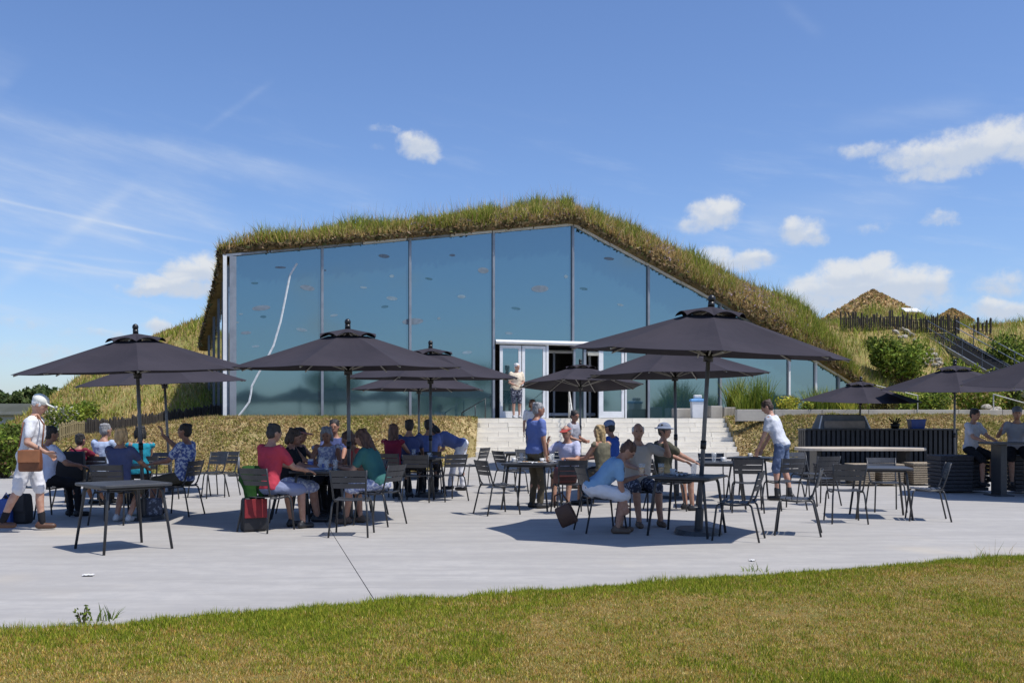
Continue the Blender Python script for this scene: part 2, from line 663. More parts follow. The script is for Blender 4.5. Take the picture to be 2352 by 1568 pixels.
# ------------------------------------------------------------------ banks either side of the steps
STAIR_L, STAIR_R = -1.1, 6.85


def bank_left_z(x, y):
    top = TERR
    if x < -8.6:
        top = TERR - 0.56 * sstep(-8.6, -13.2, x) * 1.0 if x > -13.2 else 0.9 - 0.75 * sstep(-13.2, -20, x)
    near = sstep(-2.6, STAIR_L, x)
    s = (y - 26.1 - 0.25 * fbm(x, 0, .35) - 3.3 * near) / (3.2 - 0.9 * near)
    s = min(1, max(0, s))
    s = s * s * (3 - 2 * s) * 0.5 + s * 0.5
    z = -0.03 + (top + 0.03) * s
    # mound behind the picket fence
    if x < -7.8:
        fence_y = 32.2
        ridge = float(np.interp(x, [-21, -20, -19.2, -18.4, -17.2, -15.5, -13.4], [0.1, 0.7, 1.8, 2.9, 4.1, 5.0, 5.75]))
        if x > -12.5:
            ridge *= 1 - sstep(-12.5, -7.8, x) * 0.95
        up = sstep(fence_y, 43.5, y) * 0.7 + 0.3 * min(1, max(0, (y - fence_y) / 11))
        z = z + max(0, ridge - z) * up
        z *= 1 - 0.95 * sstep(50, 72, y)
        z -= 0.4 * sstep(-20, -24, x) if x < -20 else 0
    z += (0.07 * fbm(x, y, 1.1) + 0.05 * fbm(x, y, 3.3, 2.0)) * min(1, max(0, s * 3)) * (1 if s < .98 else .3)
    return z


def bank_right_z(x, y):
    near = 1 - sstep(STAIR_R, 10.0, x)
    s = min(1, max(0, (y - 26.1 - 3.3 * near) / (3.3 - 1.0 * near + 1.0 * sstep(9, 17, x))))
    s = s * 0.6 + 0.4 * s * s * (3 - 2 * s)
    s *= 1.0
    return -0.03 + 1.52 * s + (0.07 * fbm(x, y, 1.1) + 0.05 * fbm(x, y, 3.3, 2.0)) * min(1, s * 3)


m_bank = mat('bank_litter', (0.42, 0.32, 0.16), 0.95, (0.24, 0.19, 0.075), 2.2, 0.8, 8, contrast=(0.35, 0.6), detail=8)
m_hillg = mat('hill_soil', (0.20, 0.19, 0.05), 0.95, (0.30, 0.215, 0.085), 0.6, 0.6, 4, contrast=(0.4, 0.6), detail=8)
xs = [-46 + 0.5 * i for i in range(60)] + [-16 + 0.2 * i for i in range(72)] + [-1.62, -1.35, STAIR_L]
bl = grid_obj('grass_bank', xs, [25.9 + 0.25 * i for i in range(26)], bank_left_z, m_bank)
tag(bl, kind='structure')
xs2 = [-46 + 0.7 * i for i in range(55)] 
hl = grid_obj('hillside', [x for x in xs2 if x <= -8.3], [32.1 + 0.6 * i for i in range(68)], bank_left_z, m_hillg)
tag(hl, kind='structure')
br = grid_obj('grass_bank', [STAIR_R + 0.2 * i for i in range(0, 55)] + [STAIR_R + 11 + 0.6 * i for i in range(30)], [25.9 + 0.25 * i for i in range(27)], bank_right_z, m_bank)
tag(br, kind='structure')
# closed flanks of the banks beside the steps
for x, zf in ((STAIR_L, bank_left_z), (STAIR_R, bank_right_z)):
    ys = [25.9 + 0.25 * i for i in range(26)]
    mb = MB()
    mb.ring_loft([[Vector((x, y, zf(x, y))) for y in ys], [Vector((x, y, -0.2)) for y in ys]], False, closed=False)
    tag(mb.build('bank_flank', m_bank), kind='structure')


def litter(name, n, x0, x1, y0, y1, zf, cols, size, kind='leaf', green=0.25):
    x = RNG.uniform(x0, x1, n)
    y = RNG.uniform(y0, y1, n)
    pn = np.array([fbm(a, b, 0.8, 1.0) + 0.5 * fbm(a, b, 3.0, 6) for a, b in zip(x, y)])
    z = np.array([zf(a, b) for a, b in zip(x, y)])
    dry = pick([(0.44, 0.325, 0.15), (0.37, 0.265, 0.11), (0.50, 0.385, 0.20), (0.29, 0.20, 0.08), (0.40, 0.295, 0.135)], n, 0.2)
    grn = pick([(0.28, 0.265, 0.07), (0.22, 0.22, 0.05), (0.34, 0.30, 0.10)], n, 0.2)
    top = np.clip((y - y0) / (y1 - y0), 0, 1)
    gsel = RNG.random(n) < np.clip(green + 1.0 * pn + 0.5 * (top > .93), 0.02, 0.95)
    col = np.where(gsel[:, None], grn, dry)
    if kind == 'leaf':
        return tag(leaves(name, np.stack([x, y, z + 0.01 + 0.025 * RNG.random(n)], 1), np.full(n, size), col, m_leaf, None, 1.6), kind='stuff')
    return tag(blades(name, np.stack([x, y, z], 1), size * (0.5 + RNG.random(n)), np.full(n, size * .13), col, m_blade, None, 0.8), kind='stuff')


litter('ground_cover', 40000, -13.5, STAIR_L, 26.1, 31.9, bank_left_z, None, 0.042, green=0.26)
litter('ground_cover', 40000, STAIR_R, 17, 26.1, 32.2, bank_right_z, None, 0.042, green=0.44)
litter('bank_grass', 26000, -13.5, STAIR_L, 26.3, 30.6, bank_left_z, None, 0.10, 'blade', 0.34)
litter('bank_grass', 26000, STAIR_R, 17, 26.3, 31.0, bank_right_z, None, 0.10, 'blade', 0.5)

# ------------------------------------------------------------------ steps of pale stone blocks
m_block = mat('pale_stone', (0.82, 0.78, 0.69), 0.85, (0.70, 0.66, 0.58), 1.6, 0.35, 18, contrast=(0.3, 0.7), detail=7)
steps = thing('stone_steps', 'wide flight of pale stone block steps between two grassy banks', 'steps', ((STAIR_L + STAIR_R) / 2, 30, 0.0))
NST, Y0S, Z0S, RUN = 8, 30.0, 0.30, 0.285
RISE = (TERR - Z0S) / NST
bmesh_cache = {}
for k in range(NST):
    x = STAIR_L
    z = Z0S + k * RISE
    first = True
    while x < STAIR_R - 0.05:
        L = random.choice((0.62, 0.86, 1.1, 0.95))
        if first:
            L = 0.35 + 0.32 * (k % 3)
            first = False
        if STAIR_R - (x + L) < 0.3:
            L = STAIR_R - x
        key = round(L, 2)
        if key not in bmesh_cache:
            q = MB()
            q.box((0, 0, 0), (L - 0.009, 0.42, RISE - 0.006))
            me = q.mesh('block')
            me.materials.append(m_block)
            bmesh_cache[key] = me
        o = bpy.data.objects.new('block', bmesh_cache[key])
        o.location = (x + L / 2 - steps.location.x, Y0S + k * RUN + 0.21 + random.uniform(-.006, .006) - 30, z + RISE / 2 + random.uniform(-.003, .003))
        o.rotation_euler = (random.uniform(-.004, .004), random.uniform(-.003, .003), random.uniform(-.004, .004))
        link(o, steps)
        x += L
q = MB()
for k in range(NST):
    q.box((0, k * RUN + 0.35 + 1.0, (Z0S + k * RISE) * 0.5 - 0.01 + RISE * 0.3), (STAIR_R - STAIR_L - .02, 2.0, Z0S + k * RISE))
q.build('core', m_soil, steps)

m_terr = mat('terrace_concrete', (0.42, 0.41, 0.39), 0.85, (0.35, 0.34, 0.32), 0.8, 0.1, 20)
mb = MB()
mb.add([(STAIR_L, 32.2, TERR), (STAIR_R + .25, 32.2, TERR), (STAIR_R + .25, 36.5, TERR), (-8.7, 36.5, TERR), (-8.7, 30.3, TERR - .02), (STAIR_L, 32.1, TERR - .02)], [(0, 1, 2, 3, 4, 5)])
tag(mb.build('terrace', m_terr), kind='structure')

# ------------------------------------------------------------------ the glass-fronted, turf-roofed building
A0 = Vector((-8.68, 30.6, 0))
AD = Vector((2.685, 0.832, 0))
AU = AD.normalized()
AN = Vector((AU.y, -AU.x, 0))           # outward, towards the paving


def wall_t(px):
    q = px - 1176
    return (8.68 * FOC + 30.6 * q) / (2.685 * FOC - 0.832 * q)


def wall_pt(px, py, off=0.0):
    t = wall_t(px)
    b = A0 + AD * t
    return P(px, py, b.y) + AN * off


TOPS = [(-0.3, 6.36), (0, 6.48), (4, 8.06), (5.917, 5.66), (7.718, 3.10), (8.35, 2.15), (8.9, 1.35)]


def top_z(t):
    for (a, za), (b, zb) in zip(TOPS, TOPS[1:]):
        if t <= b:
            return za + (zb - za) * (t - a) / (b - a)
    return TOPS[-1][1]


def wp(t, z, off=0.0):
    p = A0 + AD * t + AN * off
    return Vector((p.x, p.y, z))


def coated_glass(name, tint, refl, fac):
    m = bpy.data.materials.new(name)
    m.use_nodes = True
    n = Nodes(m.node_tree)
    n.n.remove(m.node_tree.nodes['Principled BSDF'])
    d = n.n.new('ShaderNodeBsdfDiffuse')
    t = n.n.new('ShaderNodeTexCoord').outputs['Object']
    n.put(d.inputs['Color'], n.mix(n.noise(t, 0.25, 2), tint, tuple(c * 0.8 for c in tint)))
    gl = n.n.new('ShaderNodeBsdfGlossy')
    n.put(gl.inputs['Color'], refl)
    gl.inputs['Roughness'].default_value = 0.06
    bn = n.n.new('ShaderNodeBump')
    bn.inputs['Strength'].default_value = 0.025
    bn.inputs['Distance'].default_value = 0.05
    n.l.new(n.noise(t, 0.8, 2), bn.inputs['Height'])
    n.l.new(bn.outputs[0], gl.inputs['Normal'])
    lw = n.n.new('ShaderNodeLayerWeight')
    lw.inputs[0].default_value = 0.25
    f = n.m('ADD', fac, n.m('MULTIPLY', lw.outputs['Fresnel'], 0.4), None, True)
    mx = n.n.new('ShaderNodeMixShader')
    n.l.new(f, mx.inputs[0])
    n.l.new(d.outputs[0], mx.inputs[1])
    n.l.new(gl.outputs[0], mx.inputs[2])
    n.l.new(mx.outputs[0], m.node_tree.nodes['Material Output'].inputs['Surface'])
    return m


m_glass = coated_glass('coated_glass', (0.03, 0.075, 0.092), (0.40, 0.55, 0.61), 0.44)
m_glass2 = coated_glass('dark_glass', (0.02, 0.05, 0.06), (0.5, 0.62, 0.66), 0.30)
m_glass3 = coated_glass('flank_glass', (0.10, 0.15, 0.18), (0.86, 0.90, 0.92), 0.72)
m_alu = mat('grey_aluminium', (0.30, 0.32, 0.35), 0.4, (0.24, 0.26, 0.29), 3, metal=0.4)
m_alu_d = mat('dark_aluminium', (0.10, 0.115, 0.14), 0.45, (0.08, 0.09, 0.11), 3, metal=0.3)
m_white = mat('white_frame', (0.74, 0.75, 0.76), 0.45, (0.66, 0.67, 0.68), 4)
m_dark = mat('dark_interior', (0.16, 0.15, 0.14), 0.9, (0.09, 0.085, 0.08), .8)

bld = thing('visitor_centre', 'glass fronted building under a thick sloping turf roof', 'building', (A0.x, A0.y, 0))
BI = Matrix.Translation(-bld.location)


def panel(name, pts, m, depth=0.03):
    """flat piece in the facade: pts anticlockwise seen from the front, extruded inwards"""
    mb = MB()
    pts = [Vector(p) for p in pts]
    back = [p - AN * depth for p in pts]
    mb.ring_loft([pts, back], True, BI)
    return mb.build(name, m, bld)


def bar_t(name, t, z0, z1, w, dpt, m, off=0.04, parent=None):
    c = wp(t, (z0 + z1) / 2, off)
    mb = MB()
    ang = math.atan2(AU.y, AU.x)
    mb.box((0, 0, 0), (w, dpt, z1 - z0), BI @ Matrix.Translation(c) @ Matrix.Rotation(ang, 4, 'Z'))
    return mb.build(name, m, parent or bld)


def glass_panel(t0, t1, zb):
    g_ = 0.012
    pts = [wp(t0 + g_, zb), wp(t1 - g_, zb), wp(t1 - g_, max(zb + .02, top_z(t1 - g_) - 0.05))]
    if t0 < 4 < t1:
        pts.append(wp(4, top_z(4) - .05))
    pts.append(wp(t0 + g_, top_z(t0 + g_) - 0.05))
    return panel('glass_panel', pts, m_glass)


DOOR_Z = wall_pt(1250, 790).z
for t0, t1, zb in [(0.03, 1, TERR), (1, 2, TERR), (2, 3, TERR), (3, 4, DOOR_Z + .1), (4, 5, DOOR_Z + .1), (5, 6, TERR), (6, 7, TERR), (7, 7.75, TERR), (7.75, 8.55, TERR)]:
    glass_panel(t0, t1, zb)
for t in (1, 2, 3, 5, 6, 7, 7.4, 7.75):
    bar_t('mullion', t, TERR, top_z(t) - 0.05, 0.075, 0.09, m_alu if t not in (7, 7.4) else m_white)
bar_t('mullion', 4, DOOR_Z + .1, top_z(4) - 0.05, 0.075, 0.09, m_alu)
bar_t('corner_post', 0.035, TERR, top_z(0) - .05, 0.20, 0.16, m_alu, 0.02)
bar_t('corner_post', -0.05, TERR, top_z(0) - .05, 0.11, 0.18, m_white, 0.03)
# low cross rail on the right hand panes
# eave trim along the top of the glass
for ta, tb in ((-0.08, 4.0), (4.0, 5.917), (5.917, 7.718), (7.718, 8.75)):
    nseg = max(1, int((tb - ta) * 2.2))
    for i in range(nseg):
        a, b = ta + (tb - ta) * i / nseg, ta + (tb - ta) * (i + 1) / nseg
        pa, pb = wp(a + .006, top_z(a) + .0, 0.10), wp(b - .006, top_z(b), 0.10)
        mb = MB()
        up = Vector((0, 0, 0.055))
        mb.ring_loft([[pa - up, pa + up * .3, pa + up * .3 - AN * .25, pa - up - AN * .25], [pb - up, pb + up * .3, pb + up * .3 - AN * .25, pb - up - AN * .25]], True, BI)
        mb.build('eave_trim', m_white if random.random() < 0.7 else m_alu, bld)

# entrance: frames, leaves, openings into a dark room
mb = MB()
pa, pb = wp(3.02, DOOR_Z + .035, .10), wp(4.98, DOOR_Z + .035, .10)
mb.tube([pa, pb], 0.075, 8, M=BI)
mb.build('door_canopy_rail', m_white, bld)


def door_leaf(ta, tb, z0, z1, handle=True):
    ang = math.atan2(AU.y, AU.x)
    w = (tb - ta) * AD.length
    c = wp((ta + tb) / 2, (z0 + z1) / 2, 0.03)
    d = bpy.data.objects.new('door', None)
    mbf = MB()
    fw = 0.10
    h = z1 - z0
    for (cx, cz, sx_, sz_) in ((-w / 2 + fw / 2, 0, fw, h), (w / 2 - fw / 2, 0, fw, h), (0, h / 2 - fw / 2, w - 2 * fw, fw), (0, -h / 2 + .11, w - 2 * fw, 0.22)):
        mbf.box((cx, 0, cz), (sx_, 0.07, sz_), BI @ Matrix.Translation(c) @ Matrix.Rotation(ang, 4, 'Z'))
    o = mbf.build('door', m_white, bld)
    gp = MB()
    gp.box((0, 0, 0.06), (w - 2 * fw, 0.02, h - fw - .22), BI @ Matrix.Translation(c) @ Matrix.Rotation(ang, 4, 'Z'))
    gp.build('pane', m_glass, o)
    if handle:
        hm = MB()
        M_ = BI @ Matrix.Translation(c) @ Matrix.Rotation(ang, 4, 'Z')
        hm.tube([(w / 2 - .06, -.05, -.25), (w / 2 - .06, -.10, -.25), (w / 2 - .06, -.10, .2), (w / 2 - .06, -.05, .2)], 0.015, 6, M=M_)
        hm.build('handle', m_alu, o)
    return o


DT = DOOR_Z - 0.07
door_leaf(wall_t(1147), wall_t(1196), TERR + .01, DT)
door_leaf(wall_t(1198), wall_t(1252), TERR + .01, DT)
door_leaf(wall_t(1378), wall_t(1432), TERR + .01, DT)
for px, w in ((1256, .08), (1318, .07), (1342, .09), (1376, .06), (1436, .06)):
    bar_t('door_post', wall_t(px), TERR, DT + .06, w, 0.10, m_alu if px in (1318, 1342) else m_white, .02)
panel('side_pane', [wp(wall_t(1320), TERR), wp(wall_t(1341), TERR), wp(wall_t(1341), DT), wp(wall_t(1320), DT)], m_glass2)
panel('side_pane', [wp(wall_t(1439), TERR), wp(4.97, TERR), wp(4.97, DT), wp(wall_t(1439), DT)], m_glass2)
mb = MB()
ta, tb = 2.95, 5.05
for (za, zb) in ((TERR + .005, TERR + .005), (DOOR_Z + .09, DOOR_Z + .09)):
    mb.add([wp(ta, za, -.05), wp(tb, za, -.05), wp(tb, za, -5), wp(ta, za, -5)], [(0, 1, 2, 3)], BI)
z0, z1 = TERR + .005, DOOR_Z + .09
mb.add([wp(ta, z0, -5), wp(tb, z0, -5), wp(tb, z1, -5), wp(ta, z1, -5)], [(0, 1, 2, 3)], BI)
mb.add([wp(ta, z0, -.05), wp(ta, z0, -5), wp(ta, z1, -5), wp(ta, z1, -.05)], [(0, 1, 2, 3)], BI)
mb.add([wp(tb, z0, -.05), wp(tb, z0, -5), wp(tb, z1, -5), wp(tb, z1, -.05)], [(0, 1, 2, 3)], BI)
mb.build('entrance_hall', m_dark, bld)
for t_ in (3.45, 3.78, 3.9, 4.2, 4.38):  # pale uprights added to catch sky light and lift the black doorway
    bar_t('added_pale_frame', t_, TERR + .01, DT - .1, 0.07, 0.06, m_white if t_ != 3.9 else m_alu, -1.1)
for z_ in (TERR + .12, DT - .1):  # cross bars of the same added light-catching frame
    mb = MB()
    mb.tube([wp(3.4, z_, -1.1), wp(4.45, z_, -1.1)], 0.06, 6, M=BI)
    mb.build('added_pale_frame', m_white, bld)
# exit sign plate above the dark pane
mb = MB()
mb.box((0, 0, 0), (0.42, 0.03, 0.14), BI @ Matrix.Translation(wall_pt(1362, 812, .05)) @ Matrix.Rotation(math.atan2(AU.y, AU.x), 4, 'Z'))
mb.build('notice_plate', mat('notice_grey', (0.45, 0.44, 0.38), 0.6), bld)
# bent white line stuck down the first pane
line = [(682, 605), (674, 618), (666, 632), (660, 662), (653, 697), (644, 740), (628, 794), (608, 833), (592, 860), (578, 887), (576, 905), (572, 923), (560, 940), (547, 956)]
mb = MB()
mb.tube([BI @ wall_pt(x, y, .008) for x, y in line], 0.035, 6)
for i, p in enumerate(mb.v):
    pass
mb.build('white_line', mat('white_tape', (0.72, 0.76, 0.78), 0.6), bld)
# faint oval markings on the glass
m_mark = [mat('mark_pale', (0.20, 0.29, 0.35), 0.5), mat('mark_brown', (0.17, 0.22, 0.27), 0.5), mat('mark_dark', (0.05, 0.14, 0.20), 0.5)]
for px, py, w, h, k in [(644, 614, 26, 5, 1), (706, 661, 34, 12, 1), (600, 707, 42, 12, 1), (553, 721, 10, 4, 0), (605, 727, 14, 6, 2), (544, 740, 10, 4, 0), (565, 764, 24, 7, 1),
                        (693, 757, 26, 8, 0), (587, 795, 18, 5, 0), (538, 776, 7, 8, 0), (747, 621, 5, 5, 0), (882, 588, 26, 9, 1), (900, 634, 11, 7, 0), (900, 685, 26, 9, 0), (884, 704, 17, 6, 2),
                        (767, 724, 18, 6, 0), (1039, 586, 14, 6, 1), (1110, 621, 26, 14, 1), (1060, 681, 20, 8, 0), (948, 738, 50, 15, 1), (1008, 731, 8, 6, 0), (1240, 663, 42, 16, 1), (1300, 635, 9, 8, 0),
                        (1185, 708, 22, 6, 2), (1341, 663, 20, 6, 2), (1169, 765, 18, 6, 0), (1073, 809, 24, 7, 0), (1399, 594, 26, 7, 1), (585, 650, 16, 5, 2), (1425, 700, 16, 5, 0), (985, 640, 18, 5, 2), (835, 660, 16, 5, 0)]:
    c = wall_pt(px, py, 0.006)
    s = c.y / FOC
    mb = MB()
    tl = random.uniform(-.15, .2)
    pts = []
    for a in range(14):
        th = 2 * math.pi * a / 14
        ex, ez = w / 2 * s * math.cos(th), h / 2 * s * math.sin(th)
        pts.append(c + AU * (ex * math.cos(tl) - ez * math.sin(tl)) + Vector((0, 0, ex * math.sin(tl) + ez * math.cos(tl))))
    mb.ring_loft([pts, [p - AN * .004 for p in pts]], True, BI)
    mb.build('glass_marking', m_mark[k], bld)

# left flank: posts and glass running back under the sloping eave
B0 = Vector((-11.85, 38.4, 0))
SB = (B0 - A0)
SBU = SB.normalized()
SBN = Vector((-SBU.y, SBU.x, 0))
BZ = 4.05
for i, s in enumerate((0.07, 0.22, 0.39, 0.58, 0.80)):
    p = A0 + SB * s
    zt = 6.4 + (BZ - 6.4) * s
    mb = MB()
    mb.box((p.x, p.y, (TERR + zt) / 2 - .25), (0.07, 0.05, zt - TERR + .5), BI)
    mb.build('flank_post', m_alu_d if i else m_alu, bld)
ss = (0.0, 0.16, 0.39, 0.66, 1.0)
for a, b in zip(ss, ss[1:]):
    pa, pb = A0 + SB * (a + .012), A0 + SB * (b - .012)
    za, zb = 6.4 + (BZ - 6.4) * a - .1, 6.4 + (BZ - 6.4) * b - .1
    mb = MB()
    q = [Vector((pa.x, pa.y, TERR - .3)), Vector((pb.x, pb.y, TERR - .3)), Vector((pb.x, pb.y, zb)), Vector((pa.x, pa.y, za))]
    mb.ring_loft([q, [p - SBN * .03 for p in q]], True, BI)
    mb.build('flank_glass', m_glass3, bld)

def hill_z(x, y):
    toe = 38.0 + 0.31 * (x - 15.2) + (max(0, 15.2 - x) * 1.6)
    s = min(1, max(0, (y - toe) / 10.5))
    z = 1.52 + 4.35 * (0.65 * s + 0.35 * s * s * (3 - 2 * s))
    z += 0.5 * sstep(23, 27, x) * s
    z += 1.7 * math.exp(-((x - 20.6) / 2.9) ** 2 - ((y - 56.5) / 4.5) ** 2)
    z += 0.16 * fbm(x, y, 0.5) * sstep(0, .3, s) + (0.05 * fbm(x, y, 2.0) if s > 0 else 0)
    return z


# turf roof: a loft along the eaves, rising inwards
m_roofsoil = mat('roof_soil', (0.20, 0.15, 0.07), 0.95, (0.12, 0.09, 0.045), 2.2, 0.8, 8, detail=7)
PER = []
for i in range(9):
    s = 1 - i / 9
    p = A0 + SB * s
    PER.append((Vector((p.x, p.y, 6.45 + (BZ - 6.45) * s)) + SBN * .06, Vector((SBU.y, -SBU.x, 0)), 0.30 + .25 * s, -1))
for i in range(0, 73):
    t = -0.06 + 8.96 * i / 72
    gg = 0.22 + 0.50 * min(t, 4) / 4 if t < 4 else 0.72 + 0.58 * sstep(4, 5.4, t) + 0.9 * sstep(5.6, 8.4, t)
    inn = -AN
    if t < 0.7:
        inn = (-AN * (t + .1) + Vector((SBU.y, -SBU.x, 0)) * (0.7 - t)).normalized()
    PER.append((wp(t, top_z(t) + 0.03, 0.0), inn, max(.1, gg), t))
PROF = [(0.10, -0.35), (-0.30, 0.0), (-0.36, 0.13), (-0.16, 0.30), (0.4, 0.62), (1.3, 1.0), (2.6, 1.25), (4.5, 1.38), (8, 1.35), (15, 0.9)]


def roof_pt(k, j, bump=True):
    p, inn, gg, t = PER[k]
    b, r = PROF[j]
    if t < 0.3 and b < 0:
        b *= 0.45
    if j <= 2:
        rise = r if j else -0.02
    else:
        rise = 0.16 + r * gg
    q = p + inn * b
    z = p.z + rise
    if t > 6 and b >= 2.6:
        z = max(z, (5.4 + .25 * (8.9 - t)) * sstep(1.0, 7.0, b))
    if t > 7.6 and j >= 3:
        k_ = sstep(7.6, 8.9, t)
        z = z * (1 - k_) + min(z, hill_z(q.x, q.y) + .12) * k_
    if bump and j >= 2:
        z += 0.14 * fbm(q.x, q.y, 0.7, 1.0) * (1 if j > 2 else .3)
    return Vector((q.x, q.y, z))


RG = [[roof_pt(k, j) for j in range(len(PROF))] for k in range(len(PER))]
mb = MB()
mb.ring_loft(RG, False, BI, closed=False)
turf_roof = mb.build('turf_roof', m_roofsoil, bld, True)
RGA = np.array([[tuple(p) for p in r] for r in RG])


def roof_samples(n, j0, j1, k0=0, k1=None, jw=None):
    k1 = len(PER) - 1 if k1 is None else k1
    # choose cells by area
    cells = [(k, j) for k in range(k0, k1) for j in range(j0, j1)]
    ar = []
    for k, j in cells:
        a = np.linalg.norm(np.cross(RGA[k + 1, j] - RGA[k, j], RGA[k, j + 1] - RGA[k, j]))
        ar.append(a * (1.0 if jw is None else jw[j]))
    ar = np.array(ar)
    c = RNG.choice(len(cells), n, p=ar / ar.sum())
    kk = np.array([cells[i][0] for i in c])
    jj = np.array([cells[i][1] for i in c])
    a, b = RNG.random((n, 1)), RNG.random((n, 1))
    p = (RGA[kk, jj] * (1 - a) + RGA[kk + 1, jj] * a) * (1 - b) + (RGA[kk, jj + 1] * (1 - a) + RGA[kk + 1, jj + 1] * a) * b
    return p, kk + a[:, 0], jj + b[:, 0]


GREENS = [(0.24, 0.285, 0.04), (0.31, 0.34, 0.055), (0.18, 0.235, 0.035), (0.38, 0.38, 0.085)]
STRAW = [(0.54, 0.39, 0.16), (0.44, 0.31, 0.12), (0.66, 0.51, 0.25), (0.32, 0.21, 0.085)]


def wild_grass(name, pts, hmin, hmax, green, parent, w=0.016, lean=0.5, inv=None):
    n = len(pts)
    pn = np.array([fbm(p[0], p[1], 0.5, 3.0) + 0.7 * fbm(p[0], p[2], 1.7, 8.0) + .5 * fbm(p[0] * 3, p[1] * 3 + p[2], 2.2, 1.0) for p in pts])
    gs = RNG.random(n) < np.clip(green + 0.75 * pn, 0.03, 0.97)
    col = np.where(gs[:, None], pick(GREENS, n, 0.3), pick(STRAW, n, 0.3))
    h = (hmin + (hmax - hmin) * RNG.random(n) ** 1.5) * np.clip(1 + 0.9 * pn, 0.45, 1.9)
    q = pts - (np.array(inv) if inv is not None else 0)
    return tag(blades(name, q, h, w * (0.6 + 0.8 * RNG.random(n)), col, m_blade, parent, lean), kind='stuff')


off = tuple(bld.location)
JW = [0, 1.5, 2.2, 2.0, 1.3, 0.8, 0.4, 0.12, 0.02]
p, kk, jj = roof_samples(62000, 1, 8, 9, None, JW)
tt = -0.06 + 8.96 * (kk - 9) / 72
grn = np.where(tt < 4, 0.62, np.where(tt < 6.5, 0.40, 0.62)) - np.where(tt < 0.5, 0.3, 0) - np.where(jj < 2.6, .33, 0)
wild_grass('roof_grass', p, 0.13, 0.42, grn, bld, 0.020, 0.55, off)
p, kk, jj = roof_samples(9000, 1, 6, 0, 10, JW)
wild_grass('roof_grass', p, 0.12, 0.35, 0.25, bld, 0.02, 0.7, off)
# seed heads standing above the turf, and broken sods along the eave
p, kk, jj = roof_samples(1500, 3, 7, 9, None, JW)
n = len(p)
tag(blades('seed_stalks', p - np.array(off), 0.4 + 0.5 * RNG.random(n), np.full(n, 0.011), pick(STRAW + GREENS[:1], n), m_blade, bld, 0.25), kind='stuff')
p, kk, jj = roof_samples(9000, 1, 3, 0, None, None)
tag(leaves('eave_sods', p - np.array(off) + RNG.normal(0, .03, (len(p), 3)), np.full(len(p), 0.07), pick([(0.16, .11, .06), (0.3, .22, .13), (.08, .06, .03), (.25, .17, .09), (.13, .14, .05)], len(p), .35), m_leaf, bld, 1), kind='stuff')
p, kk, jj = roof_samples(1600, 2, 5, 25, 70, None)
tag(leaves('mauve_flowers', p - np.array(off) + np.array([0, 0, .12]), np.full(len(p), 0.05), pick([(0.26, .2, .24), (.32, .27, .29)], len(p), .25), m_leaf, bld, 1), kind='stuff')

# ------------------------------------------------------------------ hill on the right
hr = grid_obj('hillside', [7.1 + 0.6 * i for i in range(80)], [31.2 + 0.6 * i for i in range(73)], hill_z, m_hillg)
tag(hr, kind='structure')


def hill_grass(n, x0, x1, y0, y1, hmin, hmax, green, zf, w=0.025):
    x = RNG.uniform(x0, x1, n)
    y = RNG.uniform(y0, y1, n)
    z = np.array([zf(a, b) for a, b in zip(x, y)])
    return wild_grass('wild_grass', np.stack([x, y, z], 1), hmin, hmax, green, None, w, 0.5)


hill_grass(30000, 13.5, 28.5, 38.0, 58, 0.15, 0.5, 0.62, hill_z)
hill_grass(34000, -21, -8.2, 32.4, 45.0, 0.08, 0.28, 0.44, bank_left_z)

# kerb wall along the top of the right bank
m_kerb = mat('kerb_concrete', (0.40, 0.375, 0.33), 0.85, (0.30, 0.28, 0.25), 1.2, 0.3, 12)
kw = thing('retaining_kerb', 'long low concrete kerb wall along the top of the right bank', 'wall', (8, 30.9, 1.3), 0.2)
x = STAIR_R + .02
while x < 16.5:
    L = 1.6 if x > 8 else 1.25
    q = MB()
    q.box((x + L / 2 - 8, 0, .43 - (0.36 if x < 8.0 else 0.44) / 2), (L - .015, 0.18, 0.36 if x < 8.0 else 0.44))
    bevel(q.build('kerb_block', m_kerb, kw), .01)
    x += L

# ================================================================== FURNITURE
m_frame = mat('anthracite_paint', (0.035, 0.037, 0.042), 0.42, (0.028, 0.03, 0.034), 20)
m_slat = mat('anthracite_slat', (0.050, 0.052, 0.058), 0.45, (0.038, 0.04, 0.045), 6, 0.08, 60)
m_canvas = mat('charcoal_canvas', (0.038, 0.033, 0.042), 0.9, (0.029, 0.026, 0.034), 1.3, 0.25, 5)
_n = Nodes(m_canvas.node_tree)
_b = m_canvas.node_tree.nodes['Principled BSDF']
_old = _b.inputs['Base Color'].links[0].from_socket
_oi = _n.n.new('ShaderNodeObjectInfo')
_n.put(_b.inputs['Base Color'], _n.mix(_n.m('MULTIPLY', _oi.outputs['Random'], 0.3), _old, (0.050, 0.045, 0.054)))
_b.inputs['Specular IOR Level'].default_value = 0.2
m_rib = mat('rib_aluminium', (0.34, 0.33, 0.30), 0.5, (0.27, 0.26, 0.24), 6)
m_pole = mat('pole_aluminium', (0.17, 0.175, 0.19), 0.45, (0.13, 0.135, 0.15), 5, metal=0.3)
m_black = mat('black_plastic', (0.012, 0.012, 0.013), 0.4)


